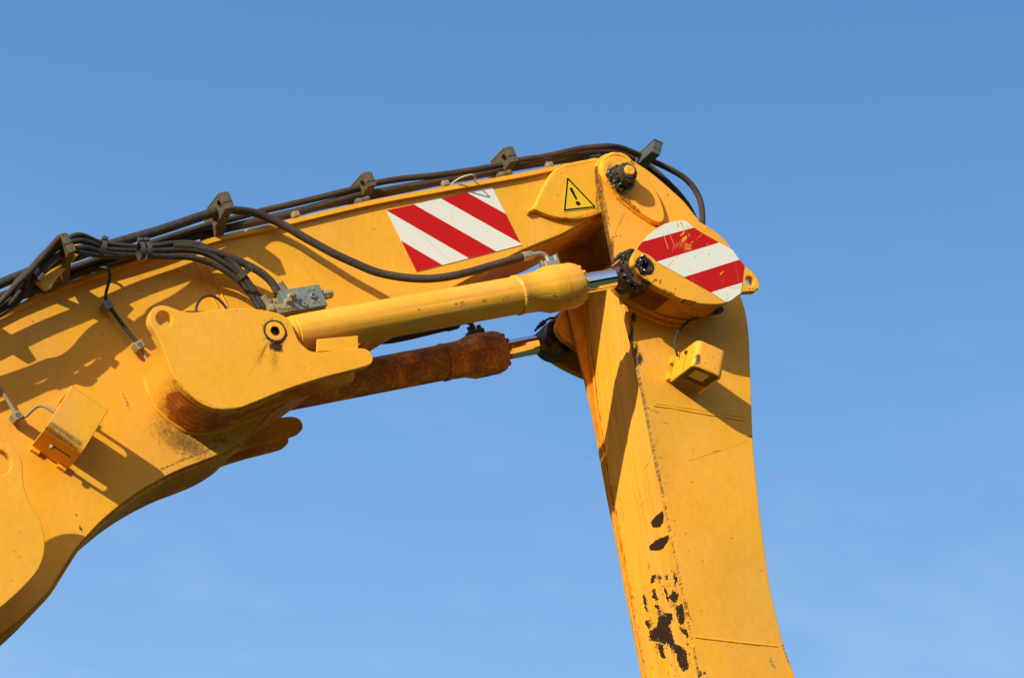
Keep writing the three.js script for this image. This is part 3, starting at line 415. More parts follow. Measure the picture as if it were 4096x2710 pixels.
  b.along(p6([[430, 10], [500, 100], [545, 300], [600, 520], [640, 700]]), 3, 120, '#4a3018', .8, 2.5, .5);
  for (const cc of ['#5d3413', '#7a4718']) b.along(p6([[215, 60], [200, 300], [195, 500], [225, 720], [290, 1080], [355, 1540]]), 5, 420, cc, .8, 3, .5);
  for (const cc of ['#6b3f18', '#5a3415', '#7d4d1c', '#8a5a20', '#4c2b12']) { b.along(p6([[330, 30], [290, 150], [255, 320], [225, 480], [222, 640], [235, 760]]), 26, 240, cc, 1, 6, .3); b.along(p6([[230, 60], [205, 300], [195, 500], [225, 720], [290, 1080]]), 8, 260, cc, 1, 3, .4); }  // brown specks paint in the cylinder's shadow on the upper plate, beside edge grime
  for (let k = 0; k < 1500; k++) { const u = .16 + b.R() * .84, q = b.R(), X = b.x; X.globalAlpha = .3 + b.R() * .5; X.fillStyle = b.R() < .6 ? '#4a3018' : b.R() < .5 ? '#7a5a2c' : '#2e1e12'; X.fillRect(u * w, h * (1 - .06 * q * q * (u > .45 ? 1.4 : .7)), 3 + b.R() * 12, 1 + b.R() * 2); X.globalAlpha = 1; }
  b.along(edge.map(([x, y]) => [x - 196 + (y - 1375) * -.012, y + 160]), 4, 500, '#6b4a28', .8, 3, .4);
  return Object.assign(new THREE.MeshPhysicalMaterial({ map: tex(c, true), roughness: .7, specularIntensity: .35 }), { name: 'worn_shaded_front_paint' });
})();
add(stick, 'front_plate', wall(frontLine, .02, -ZP, ZP, { unit: true, side: 1 }), frontPaint, 'front plate of the stick with paint flaked off to brown primer');
add(stick, 'back_plate', wall(R2.filter((p) => p.y < Q(2600, 690, ZS).y).map((p) => p.clone().add(V2(-.014, -.004))), .02, -ZP, ZP, {}), M.paint);
bead(stick, [[2613, 1621], [2700, 1634], [2790, 1650], [2880, 1665], [2982, 1682]], ZS - .001, .0042); bead(stick, [[2620, 1612], [2720, 1627], [2850, 1648], [2975, 1668]], ZS - .0015, .0035);
bead(stick, [[2779, 2547], [2900, 2562], [3000, 2573], [3108, 2584]], ZS - .002, .0058);
{ // line of weld between front plate and far side plate
  const z = -ZP + .004; add(stick, 'weld_bead', tube(frontLine.filter((_, i) => i % 3 === 0).map((p) => V3(p.x - .004, p.y, z)), .008, { radial: 8, wobble: .004 }), M.underside);
  add(stick, 'weld_bead', tube(frontLine.filter((_, i) => i > 14 && i % 3 === 0).map((p) => V3(p.x - .003, p.y, ZP - .003)), .006, { radial: 8, wobble: .004 }), M.underside);
}
// raised oval plate on the ear
const ovalF = [[2412, 680], [2413, 657], [2430, 634], [2458, 622], [2500, 630], [2552, 674], [2600, 724], [2627, 767], [2647, 813], [2658, 855], [2657, 876], [2650, 886], [2638, 889], [2617, 882], [2583, 863], [2533, 827], [2487, 787], [2450, 747], [2423, 710]];
const oval = dense(on(ovalF, ZS + .028), true), ovalBox = box2(oval, .01);
const ovalPaint = painted(ovalBox, ZS + .028, 1200, 29, (b) => {
  for (const c of ['#3a2416', '#5d3413', '#7a4718', '#24180f']) { b.specks(2478, 745, 26, 26, 330, c, .8, 3.4, .4); b.specks(2440, 690, 10, 32, 200, c, .8, 3, .35); b.along([[2425, 700], [2455, 745], [2500, 795], [2560, 845]], 5, 220, c, .8, 3, .45); }
  for (let i = 0; i < 36; i++) { const x = 2478 + b.R() * 45, y = 775 + b.R() * 20; b.line([[x, y], [x + 4 - b.R() * 8, y + 16 + b.R() * 34]], 1 + b.R() * 1.5, '#5a3416', .4); }
  b.specks(2592, 818, 2, 2, 6, DARK, .6, 1.4, .7);
});
add(stick, 'reinforcing_plate', planar(plate(oval, ZS + .0005, ZS + .028, { bevel: .004 }), ovalBox), ovalPaint);
add(stick, 'weld_bead', tube(dense(on([[2640, 893], [2617, 889], [2580, 870], [2530, 834], [2484, 794], [2446, 752], [2417, 712], [2406, 680], [2408, 654], [2426, 630], [2458, 618], [2500, 627], [2520, 645]], ZS + .006), false, .03).map((p) => V3(p.x, p.y, ZS + .006)), .0115, { radial: 10, wobble: .006 }), M.paint);
// pivot pin with castellated nut, yellow cap and grease
{
  const c = Q(2521.5, 677.5, ZS + .132), z0 = ZS + .028, a = V3(c.x, c.y, z0), up = V3(c.x, c.y, z0 + 1);
  const hexRing = (r0, r1, a, b2, flats) => { const sh = new THREE.Shape(), n = 48; for (let k = 0; k < n; k++) { const t = k / n * 2 * Math.PI, f = Math.abs(((t + .5) / (Math.PI / 3)) % 1 - .5), r = r1 * (1 - flats * smooth(.12, .0, Math.abs(f - .25) < .125 ? 0 : .12)); sh[k ? 'lineTo' : 'moveTo'](Math.cos(t) * r, Math.sin(t) * r); } sh.closePath(); sh.holes.push(new THREE.Path(circle(V2(0, 0), r0, 32))); const g = new THREE.ExtrudeGeometry(sh, { depth: b2 - a - .006, bevelEnabled: true, bevelThickness: .003, bevelSize: .003, bevelOffset: -.003, bevelSegments: 2 }); g.translate(c.x, c.y, z0 + a + .003); return toCreasedNormals(g, .5); };
  const nut = add(arm, 'pivot_nut', mergeAll([lathe(a, up, [[0, .0], [0, .054], [.022, .054], [.028, .049], [.05, .049], [.05, .02], [.05, 0]], 48), hexRing(.03, .0475, .045, .084, .05)]), M.dark_iron, 'dark greasy nut with a yellow centre on the pivot pin');
  add(nut, 'nut_collar', hexRing(.0265, .0365, .07, .095, .04), M.dark_iron);
  add(nut, 'pin_cap', lathe(a, up, [[.03, 0], [.03, .0255], [.098, .0255], [.104, .0215], [.104, .0035], [.096, .002], [.096, 0]]), M.paint);
  const sl = (t, r, len, wd) => obox(V3(c.x + Math.cos(t) * r, c.y + Math.sin(t) * r, z0 + .0845), V3(Math.cos(t), Math.sin(t), 0), V3(-Math.sin(t), Math.cos(t), 0), len, wd, .003, .001);
  add(nut, 'nut_slot', sl(-2.15, .0405, .012, .009), M.black_plastic); add(nut, 'nut_slot', sl(-.45, .041, .006, .02), M.black_plastic);
  const R = rng(12), list = [];
  for (let i = 0; i < 46; i++) { const t = i / 46 * 6.283 + R() * .1, low = Math.sin(t + .3) < .3 || Math.cos(t) < -.2; if (!low && R() < .7) continue; list.push([V3(c.x + Math.cos(t) * (.05 + R() * .007), c.y + Math.sin(t) * (.05 + R() * .007), z0 + .004 + R() * .03), 0.009 + R() * .007, V3(1, 1, .8)]); }
  for (let i = 0; i < 16; i++) { const t = 2.2 + R() * 3, r = .042 + R() * .006; list.push([V3(c.x + Math.cos(t) * r, c.y + Math.sin(t) * r, z0 + .035 + R() * .035), .005 + R() * .006]); }
  for (let i = 0; i < 5; i++) list.push([V3(c.x + .047 - R() * .006, c.y - .01 - R() * .012, z0 + .02 + R() * .03), .006 + R() * .004]);
  add(nut, 'grease', lumps(list, 14, .38), M.grease, 'black grease squeezed out round the pivot nut');
}

// ------------------------------------------------------------------ cylinder bracket on the stick (striped lens-shaped plate with a lifting eye)
const lensF = [[2694, 884], [2727, 880], [2767, 882], [2797, 886], [2819, 897], [2847, 914], [2880, 939], [2910, 970], [2930, 1000], [2945, 1024], [2960, 1042], [2979, 1061], [3000, 1077], [3020, 1097], [3034, 1120], [3040, 1142], [3036, 1156], [3024, 1164], [3008, 1164], [2984, 1166], [2962, 1171], [2944, 1183], [2927, 1199], [2908, 1209], [2884, 1215], [2834, 1216], [2784, 1210], [2734, 1197], [2684, 1175], [2630, 1147], [2590, 1122], [2560, 1100], [2540, 1079], [2530, 1059], [2527, 1043], [2534, 1017], [2547, 994], [2567, 967], [2590, 942], [2620, 917], [2650, 899], [2674, 889]];
const innerLensF = lensF.filter(([x]) => x < 2950);
const lens = dense(on(lensF, ZO), true), lensIn = dense(on(innerLensF, ZO), true), lensBox = box2(lens, .01), eyePin = Q(2579, 1062, ZO), lugHole = circle(Q(3001, 1122, ZO), .0225);
const S = (x, y) => [2300 + x / 2.9975, 580 + y / 2.9975];      // measured on a 3x enlargement
const lensPaint = painted(lensBox, ZO, 950, 37, (b) => {
  for (const c of ['#2b1c12', '#4a2d14', '#6b4216', '#140e0a']) { b.specks(2582, 1066, 26, 26, 300, c, .8, 3.4, .45); b.along([[2530, 1060], [2545, 1090], [2575, 1115], [2610, 1135]], 5, 200, c, .8, 3, .45); b.along([[2650, 1154], [2680, 1170], [2700, 1178]], 4, 50, c, .8, 2.6, .55); b.along([[2735, 1196], [2784, 1208]], 2.5, 50, c, .8, 2.6, .6); }
  b.along([[2534, 1017], [2567, 967], [2620, 917], [2694, 886], [2740, 881], [2797, 887]], 2.2, 420, '#6f5a30', .7, 2.4, .6);
  b.ragged(S2([[930, 245], [945, 215], [975, 195]]), 8, '#5a4524'); b.ragged(S2([[1022, 210], [1026, 265]]), 5, '#4a3216'); b.ragged(S2([[1205, 345], [1215, 300]]), 4, '#4a3820'); b.ragged(S2([[1195, 325], [1215, 340]]), 4, '#4a3820'); b.ragged(S2([[2100, 315], [2150, 322], [2200, 318]]), 5, '#5a3318'); b.specks(2957, 1138, 3, 4, 20, '#8a7440', .8, 2, .6);
  b.ragged(S([[1330, 880], [1400, 920], [1440, 915]][0][0] ? 1360 : 0, 925) && [S(1340, 930), S(1400, 960), S(1390, 990)], 5, '#8d8458', .8); b.line([S(1530, 1055), S(1605, 980)], 2, '#8a6a34', .7); b.specks(...S(1490, 975), 6, 4, 20, '#8d8458', .6, 2, .6);
});
function S2(l) { return l.map(([x, y]) => [2300 + x / 2.9975, 1050 + y / 2.9975]); }
function lensBracket(sign, faceMat, mat) {
  const zr = (a, b) => sign > 0 ? [a, b] : [-b, -a];
  const o = add(arm, 'rod_bracket', planar(plate(lens, ...zr(ZO - TH, ZO), { holes: [lugHole, circle(eyePin, .03)], bevel: .004 }), lensBox), faceMat, sign > 0 ? 'lens-shaped bracket with a lifting eye and striped sticker on the stick' : 'yellow bracket on the far side of the stick, colour darkened for shade');
  add(o, 'inner_plate', planar(plate(lensIn, ...zr(ZI - TH, ZI), { bevel: .004 }), lensBox), mat);
  const low = dense(on([[2700, 1178], [2734, 1192], [2784, 1205], [2834, 1211], [2884, 1210], [2920, 1197], [2940, 1180]], ZO), false), high = dense(on([[2600, 940], [2650, 904], [2694, 889], [2760, 887], [2819, 902], [2880, 944], [2925, 1003]], ZO), false);
  add(o, 'bracket_wall', wall(low, .022, ...zr(ZI - .002, ZO - TH + .002), { side: 1.4 }), sign > 0 ? M.underside : mat);
  add(o, 'bracket_wall', wall(high, .022, ...zr(ZI - .002, ZO - TH + .002), { side: -1.4 }), sign > 0 ? M.paint : mat);
  add(o, 'weld_bead', tube(dense(on([[2470, 1100], [2490, 1130], [2550, 1165], [2630, 1150], [2684, 1177], [2734, 1199], [2784, 1212], [2834, 1218], [2890, 1217], [2930, 1200]].slice(3), ZO), false, .03).map((p) => V3(p.x, p.y, sign * (ZS + .004))), .01, { radial: 8, wobble: .005 }), sign > 0 ? M.paint : mat);
  return o;
}
const nearLens = lensBracket(1, lensPaint, M.underside);
lensBracket(-1, M.underside, M.underside);
{ // striped sticker, scuffed through to the yellow in places
  const out = [S(742, 1243), S(800, 1168), S(870, 1092), S(960, 1017), S(1050, 963), S(1130, 930), S(1200, 915), S(1290, 903), S(1350, 925), S(1415, 985), S(1525, 1055), S(1725, 1168), S(1888, 1258), S(1940, 1335), S(1975, 1382), S(2030, 1442), ...S2([[1988, 366], [1935, 402], [1880, 446], [1832, 470], [1805, 474], [1630, 355], [1300, 172], [990, 0]]), S(930, 1348), S(860, 1300), S(800, 1278)];
  const q = out.map((p) => Q(...p, ZO)), b = box2(q, .004), inside = q.slice().reverse();
  const m = painted(b, ZO, 1050, 41, (d) => {
    const band = (a, bb, c, dd, col) => d.fill([a, bb, c, dd], col), far = (p, k, x) => [x, p[1] + (x - p[0]) * k];
    const l1 = S(790, 1166), l2 = S(985, 1396), l3 = S2([[1305, 175]])[0], l4 = S2([[1630, 356]])[0], X0 = 2500, X1 = 3060;
    const WH = '#d9d8cc', RD = '#b90f07';
    band([X0, 700], [X1, 700], [X1, 1300], [X0, 1300], WH);
    band(far(l1, -.277, X0), far(l1, -.277, X1), far(l2, -.304, X1), far(l2, -.304, X0), RD);
    band(far(l3, -.313, X0), far(l3, -.313, X1), far(l4, -.3125, X1), far(l4, -.3125, X0), RD);
    const YS = '#d7982c';
    d.blot([S(1255, 1085), S(1310, 1030), S(1320, 1050), S(1265, 1095)], YS, 1); d.blot([S(1275, 1130), S(1310, 1095), S(1345, 1080), S(1340, 1120), S(1300, 1165), S(1275, 1160)], YS, 1.2); d.blot([S(1358, 1060), S(1368, 1062), S(1376, 1098), S(1366, 1095)], YS, .8);
    d.line([S(1108, 1010), S(1150, 1110), S(1185, 1190)], 2.4, '#d9a860'); d.line([S(1056, 1070), S(1090, 1160), S(1112, 1245)], 2.6, '#d9a860'); d.line([S(1070, 1100), S(1120, 1235)], 1.4, '#d9a860');
    for (let i = 0; i < 26; i++) { const x0 = 1160 + i * 8 + d.R() * 5, y0 = 1140 + d.R() * 30 + Math.abs(i - 13) * 2; d.line([S(x0 + 24, y0), S(x0, y0 + 50 + d.R() * 50)], .7 + d.R(), '#dd9b4a', .5 + d.R() * .4); }
    for (let i = 0; i < 22; i++) d.dab(...S(1320 + d.R() * 70, 1275 - d.R() * 85), 1.5 + d.R() * 3, YS, .9);
    for (let i = 0; i < 30; i++) { const t = d.R(); d.dab(...S(1380 + t * 160 + (d.R() - .5) * 8, 1185 - t * 130 + (d.R() - .5) * 8), 1 + d.R() * 1.6, YS, .9); }
    for (let i = 0; i < 34; i++) { const t = d.R(); d.dab(...S(1110 + t * 150, 1455 - t * 150 + (d.R() - .5) * 10), .8 + d.R() * 1.8, YS, .8); }
    for (let i = 0; i < 12; i++) d.line([S(1425 + i * 10, 1340 - i * 6 + d.R() * 10), S(1420 + i * 10, 1365 - i * 8)], .8 + d.R() * 1.5, YS, .8);
    for (let i = 0; i < 14; i++) d.dab(...S(1590 + d.R() * 28, 1305 + d.R() * 16), .8 + d.R() * 1.5, YS, .8);
    for (let i = 0; i < 16; i++) d.dab(...S(1630 + d.R() * 180, 1288 - d.R() * 5), .5 + d.R() * .8, YS, .7);
    d.line([S(1570, 1205), S(1598, 1175)], 2.2, YS, .9);
    d.blot([S(1215, 925), S(1228, 930), S(1248, 985), S(1230, 985)], YS, 1); d.blot([S(1256, 920), S(1280, 930), S(1308, 1005), S(1292, 1000)], YS, 1); d.specks(...S(1390, 940), 8, 6, 40, '#8d8458', .6, 2, .8); d.specks(...S(1350, 985), 8, 5, 30, YS, .8, 2.6, .8);
    d.blot(S2([[1735, 130], [1790, 90], [1770, 125], [1740, 150]]), YS, .8); for (let i = 0; i < 12; i++) d.dab(...S2([[1740 + d.R() * 50, 150 + d.R() * 110]])[0], .7 + d.R() * 1.4, '#d9a28a', .6);
    d.line(S2([[1920, 0], [1950, 150], [1985, 365]]), 1, '#d7a070', .7); d.line(S2([[1410, 175], [1418, 230]]), 1.2, '#e0b0a0', .7); d.line(S2([[1828, 370], [1834, 420], [1800, 485]]), 2, '#b98a3a', .8);
    for (let i = 0; i < 18; i++) d.dab(...S2([[1850 + i * 8, 300 + d.R() * 5]])[0], 1 + d.R() * 1.4, YS, .85);
    d.ragged(S2([[1760, 370], [1790, 405]]), 3, '#9a968c', .6); d.specks(...S(1350, 1440), 80, 60, 90, '#9d988a', .5, 1.5, .4); d.line(S2([[1370, 80], [1395, 100], [1380, 120]]), 1.2, '#8d7440', .7);
    d.line([S(815, 1140), S(870, 1160), S(910, 1173)], 1, '#5a2a20', .7);
  }, () => [217, 216, 204], { roughness: .5 });
  add(nearLens, 'hazard_sticker', planar(plate(inside, ZO + .0005, ZO + .0025, { bevel: 0 }), b), m, 'scuffed red and white striped sticker on the rod bracket');
}

// ------------------------------------------------------------------ hydraulic cylinders
function boltGeo(r, h) { const g = new THREE.CylinderGeometry(r, r * 1.02, h, 6, 1); return toCreasedNormals(g, .3); }
const axisA = P(1067, 1359, ZC), axisB = P(2534, 1097, ZC), axisDir = axisB.clone().sub(axisA).normalize();
const alongAxis = (px, py) => P(px, py, ZC).sub(axisA).dot(axisDir);
const barrelTex = (() => {                                      // u round the barrel (0 faces forward, growing downwards), v along it in metres
  const c = canvasOf(512, 1792, (i, j) => paintAt(i / 1024, j / 1024, 45)), b = brush(c.getContext('2d'), (u, t) => [u * 512, (1 - t / 1.75) * 1792], rng(46), 1), T = (x) => alongAxis(x, 1455 - .18 * (x - 513) + 0);
  const row = (px) => P(px, 1359 - (px - 1067) * .1786, ZC).sub(axisA).dot(axisDir);
  const run = (l, w, col, al) => { b.x.globalAlpha = al; b.x.strokeStyle = col; b.x.lineWidth = w; b.x.beginPath(); l.forEach(([u, px], i) => { const [x, y] = b.at(u, row(px)); i ? b.x.lineTo(x, y) : b.x.moveTo(x, y); }); b.x.stroke(); b.x.globalAlpha = 1; };
  run([[.13, 1570], [.105, 1640], [.095, 1700], [.1, 1780], [.085, 1850], [.09, 1930], [.075, 2040], [.08, 2150], [.09, 2190]], 3, '#8d8468', .9); run([[.13, 1570], [.125, 1650], [.12, 1690]], 2.4, '#8d8468', .8);
  for (const [u, px, n, w] of [[.03, 1790, 22, 10], [.035, 1815, 30, 16], [.045, 1900, 26, 14], [.06, 1985, 26, 22], [.02, 1640, 14, 10], [.1, 2080, 14, 8], [.1, 2100, 10, 6], [.1, 2170, 20, 8], [.11, 2180, 16, 8], [.13, 2260, 16, 12], [.15, 2230, 22, 12], [.07, 2290, 12, 5]]) { const [x, y] = b.at(u, row(px)); b.x.save(); for (let k = 0; k < n; k++) { b.x.globalAlpha = .5 + b.R() * .4; b.x.fillStyle = b.R() < .5 ? '#4a2f16' : '#6b4420'; b.x.fillRect(x + (b.R() - .5) * w, y + (b.R() - .5) * w * 1.4, 1 + b.R() * 2, 1.2 + b.R() * 4); } b.x.restore(); }
  for (let k = 0; k < 60; k++) { const [x, y] = b.at(.02 + b.R() * .16, .15 + b.R() * 1.3); b.x.globalAlpha = .35; b.x.fillStyle = '#7a5320'; b.x.fillRect(x, y, 1 + b.R() * 2, 1 + b.R() * 3); }
  b.x.globalAlpha = 1; return c;
})();
function hydraulicCylinder(sign, paintM, rodM, eyeM, label) {
  const m = (v) => V3(v.x, v.y, sign * v.z), a = m(axisA), bb = m(axisB), t = alongAxis;
  const tRing = t(2070, 1183), tNeck = t(2150, 1167), tFlare = t(2190, 1158), tGroove = t(2239, 1149), tHead = t(2283, 1145), tEnd = t(2305, 1140), tEye = axisB.distanceTo(axisA), tChrome = t(2450, 1113);
  const barrel = add(arm, 'hydraulic_cylinder', lathe(a, bb, [[.06, 0], [.075, .06], [.085, .073], [.11, .077], [.118, .072], [.122, .079], [.2, .081], [tRing - .012, .081], [tRing - .006, .0865], [tRing + .008, .0865], [tRing + .014, .083], [tNeck - .03, .085], [tNeck, .087], [tFlare - .01, .099], [tFlare, .1015], [tGroove - .003, .1015], [tGroove - .003, .09]], 64), paintM, label);
  add(barrel, 'cylinder_head', lathe(a, bb, [[tGroove - .001, .085], [tGroove - .001, .1], [tHead, .1], [tEnd - .004, .093], [tEnd, .088], [tEnd, .05], [tEnd + .006, .047], [tEnd + .006, 0]], 64), paintM);
  const rod = add(barrel, 'piston_rod', lathe(a, bb, [[tEnd - .05, .0445], [tChrome, .0445]], 48), rodM);
  const eye = add(barrel, 'rod_eye', mergeAll([lathe(a, bb, [[tChrome, 0], [tChrome, .0455], [tChrome + .02, .0465], [tEye - .085, .05], [tEye - .05, .064], [tEye - .02, .07]], 40), lathe(V3(bb.x, bb.y, bb.z - .07), V3(bb.x, bb.y, bb.z + 1), [[0, 0], [0, .08], [.012, .086], [.128, .086], [.14, .08], [.14, 0]], 48)]), eyeM);
  add(barrel, 'foot_eye', lathe(V3(a.x, a.y, a.z - .068), V3(a.x, a.y, a.z + 1), [[0, 0], [0, .074], [.01, .08], [.126, .08], [.136, .074], [.136, 0]], 40), paintM);
  const e1 = V3(0, 0, 1), e2 = axisDir.clone().cross(e1).normalize(), bolt = boltGeo(.012, .02), q = new THREE.Quaternion().setFromUnitVectors(V3(0, 1, 0), axisDir);
  for (let i = 0; i < 12; i++) { const w = i / 12 * 6.283 + .2, p = a.clone().addScaledVector(axisDir, tEnd + .006).addScaledVector(e1, Math.cos(w) * .074).addScaledVector(e2, Math.sin(w) * .074), k = add(barrel, 'bolt', bolt, paintM); k.position.copy(p); k.quaternion.copy(q); }
  return { barrel, eye, a, bb, tEnd, tHead };
}
{
  const t = tex(barrelTex, true, 2, 1 / 1.75); M.near_barrel = Object.assign(new THREE.MeshPhysicalMaterial({ map: t, roughness: .42, specularIntensity: .7 }), { name: 'cylinder_paint' });
}
const near = hydraulicCylinder(1, M.near_barrel, M.chrome, M.greasy_iron, 'near yellow hydraulic cylinder between bracket and stick');
const far = hydraulicCylinder(-1, M.rust, M.chrome, M.greasy_iron, 'far hydraulic cylinder covered in brown rust');
{ // grease and pin at the near rod eye
  const R = rng(31), c = V3(eyePin.x, eyePin.y, ZO), pin = add(near.barrel, 'rod_pin', lathe(V3(c.x, c.y, ZO - .2), V3(c.x, c.y, ZO + 1), [[0, 0], [0, .0295], [.2 + .006, .038], [.2 + .008, .036], [.2 + .008, .0185], [.2 + .004, .017], [.14, .017], [.14, 0]], 40), M.greasy_iron);
  const hole = V2(.009, 0), list = [];
  for (let i = 0; i < 64; i++) { const t = 1.1 + R() * 3.5, r = .019 + R() * .024; list.push([V3(c.x + Math.cos(t) * r - .003, c.y + Math.sin(t) * r, ZO + .003 + R() * .007), .0035 + R() * .0055, V3(1, 1, .9)]); }
  for (let i = 0; i < 30; i++) { const t = i / 30 * 6.283; list.push([V3(c.x + Math.cos(t) * .041, c.y + Math.sin(t) * .041, ZO + .001), .0022 + R() * .0022, V3(1, 1, .8)]); }
  for (let i = 0; i < 34; i++) { const t = 1.7 + R() * 3.2, r = .084 + R() * .004; list.push([V3(axisB.x + Math.cos(t) * r, axisB.y + Math.sin(t) * r, ZC + .03 + R() * .035), .006 + R() * .007, V3(1, 1, 1.4)]); }
  add(near.barrel, 'grease', lumps(list, 33, .45), M.grease, 'black grease round the rod pin');
  for (const s of [1, -1]) {
    const z = s * (ZC - .0), o = near.barrel, top = V3(axisB.x - .03, axisB.y + .085, z), t2 = V3(axisB.x - .105, axisB.y + .03, z);
    add(s > 0 ? near.barrel : far.barrel, 'grease_fitting', mergeAll([tube([V3(axisB.x + .03, axisB.y + .1, z + .03 * s), V3(axisB.x - .025, axisB.y + .105, z + .02), V3(axisB.x - .075, axisB.y + .07, z + .01), t2], .0055, { radial: 8 }), lathe(V3(axisB.x - .06, axisB.y + .082, z + .012), V3(axisB.x - .11, axisB.y + .03, z + .005), [[0, 0], [0, .012], [.03, .012], [.03, .009], [.05, .009], [.05, 0]], 6)]), M.dark_iron);
  }
}

// ------------------------------------------------------------------ pipes and hoses along the boom
const hose = (pts, r, mat, label, o) => add(arm, 'hydraulic_hose', tube(line3(pts), r, o), mat, label);
const pipe = (pts, r, mat, label, o) => add(arm, 'hydraulic_pipe', tube(line3(pts), r, o), mat, label);
pipe([[-420, 1330, .325], [-200, 1228, .325], [0, 1134, .325], [150, 1075, .325], [300, 1026, .32], [446, 976, .315], [633, 922, .31], [848, 851, .3], [905, 837, .297]], .0205, M.black_hose, 'uppermost pipe of the boom on the left');
const droop = [[905, 837, .297], [936, 840, .285], [987, 845, .265], [1038, 857, .255], [1088, 879, .252], [1139, 903, .255], [1206, 943, .26], [1274, 981, .267], [1341, 1017, .275], [1409, 1048, .283], [1503, 1087, .3], [1580, 1104, .315], [1656, 1113, .33], [1733, 1113, .345], [1809, 1103, .36], [1886, 1085, .37], [1962, 1063, .38], [2039, 1041, .388], [2094, 1026, .392]];
hose(droop, .0175, M.rubber_wrap, 'thick wrapped hose drooping across the boom to the near cylinder');
const farHose = droop.map(([x, y, z]) => { const p = P(x, y, z); return V3(p.x, p.y, -p.z); });
add(arm, 'hydraulic_hose', tube(farHose, .0175), M.rubber_wrap, 'hose drooping to the far cylinder');
pipe([[-420, 1385, 0.24], [-200, 1278, 0.24], [0, 1183, 0.24], [200, 1105, 0.24], [360, 1046, 0.24], [500, 1003, 0.24], [640, 960, 0.24], [798, 910, 0.225], [900, 882, 0.2], [1020, 850, 0.14], [1240, 799, 0.14], [1457, 745, 0.14], [1507, 731, 0.14], [1620, 713, 0.14], [1733, 702, 0.14], [1870, 683, 0.14], [1997, 661, 0.14], [2077, 641, 0.14], [2165, 628, 0.14], [2241, 612, 0.14], [2318, 595, 0.14], [2394, 587, 0.14], [2433, 585, 0.14], [2490, 593, 0.1], [2528, 607, 0.08], [2567, 624, 0.06], [2613, 645, 0.05], [2681, 677, 0.05], [2739, 712, 0.05], [2777, 753, 0.05], [2800, 798, 0.05], [2808, 836, 0.05], [2810, 894, 0.05], [2806, 960, 0.04]], .0145, M.rubber, 'long hose running along the boom top and over the pivot');
pipe([[-420, 1415, 0.22], [-200, 1312, 0.22], [0, 1218, 0.22], [200, 1136, 0.22], [360, 1076, 0.22], [500, 1035, 0.22], [640, 988, 0.22], [781, 944, 0.2], [889, 917, 0.17], [1139, 862, 0.13], [1409, 787, 0.13], [1511, 768, 0.13], [1694, 736, 0.13], [1978, 686, 0.13], [2107, 648, 0.13], [2203, 632, 0.13], [2318, 614, 0.06], [2400, 608, 0.02], [2470, 612, 0.0], [2548, 641, -0.02], [2605, 674, -0.03], [2662, 724, -0.03], [2720, 785, -0.03], [2758, 838, -0.03], [2790, 910, -0.03]], .0175, M.rubber, 'lower hose lying close above the boom flange');
pipe([[-420, 1400, .06], [0, 1208, .06], [422, 1052, .06], [800, 940, .06], [1200, 843, .06], [1600, 760, .06], [2000, 680, .06], [2250, 640, .05], [2400, 628, .03]], .017, M.black_hose);

// hose clamps on brackets across the boom
const boomDirAt = (x) => { let k = 0; while (k < topF.length - 2 && topF[k + 1][0] < x) k++; const a = Q(...topF[k], ZF), b = Q(...topF[k + 1], ZF); return V3(b.x - a.x, b.y - a.y, 0).normalize(); };
function clamp(tip, foot, { z1 = .425, z0 = .2, mat = M.clamp, label, w = .042, h = .07, hole = true } = {}) {
  const ex = boomDirAt(tip[0]), ey = V3(-ex.y, ex.x, 0), top = P(...tip, z1), c = top.clone().addScaledVector(ex, -w / 2).addScaledVector(ey, -h / 2), len = z1 - z0;
  // profile seen along the boom: bar with its underside sloping to the foot
  const s = new THREE.Shape(), dy = h; s.moveTo(0, 0); s.lineTo(-.008, .001); s.lineTo(-len, 0); s.lineTo(-len, -dy - .05); s.lineTo(-len + .02, -dy - .055); s.lineTo(-len * .42, -dy - .012); s.lineTo(0, -dy);
  for (const [d, e] of [[-.042, -.034], [-.13, -.064]]) s.holes.push(new THREE.Path(circle(V2(d, e), .0185, 20)));
  const g = new THREE.ExtrudeGeometry(s, { depth: w - .004, bevelEnabled: true, bevelThickness: .002, bevelSize: .002, bevelOffset: -.002, bevelSegments: 1 });
  // shape x -> +z, y -> ey, extrude -> ex (from the left face to the right)
  g.applyMatrix4(new THREE.Matrix4().makeBasis(V3(0, 0, 1), ey, ex.clone().multiplyScalar(-1))); const o = top.clone().addScaledVector(ex, 0); g.translate(o.x, o.y, o.z);
  const body = add(arm, 'hose_clamp', toCreasedNormals(g, .5), mat, label);
  add(body, 'cover_plate', obox(top.clone().addScaledVector(ex, -w / 2).addScaledVector(ey, .004).add(V3(0, 0, -len * .38)), ex, ey, w * .9, .008, len * .66, .002), mat);
  const sp = top.clone().addScaledVector(ex, -w / 2).addScaledVector(ey, -.042);
  add(body, 'split_line', obox(sp.clone().add(V3(0, 0, .0005)), ex, ey, w + .0015, .0035, .002, .0005), M.black_plastic);
  const f = P(...foot, ZF - .01), fo = V3(f.x, f.y, ZF - .03);
  add(body, 'clamp_foot', (() => { const q = P(foot[0], foot[1], .2), base = V3(q.x, q.y, .185), up = top.clone().addScaledVector(ex, -w / 2).addScaledVector(ey, -h - .045); up.z = z0 + .015; return tube([base.clone().addScaledVector(ex, .05), base.clone().addScaledVector(ex, .02).addScaledVector(ey, -.004), base, up], .017, { radial: 10 }); })(), M.clamp);
  return body;
}
clamp([913, 766], [806, 962], { z1: .39, z0: .17, label: 'hose clamp where the drooping hose leaves the pipe run' });
clamp([1485, 686], [1440, 800], { z1: .22, z0: 0, h: .062, label: 'middle hose clamp on the boom' });
clamp([2051, 585], [2010, 693], { z1: .22, z0: 0, label: 'hose clamp nearest the warning triangle' });
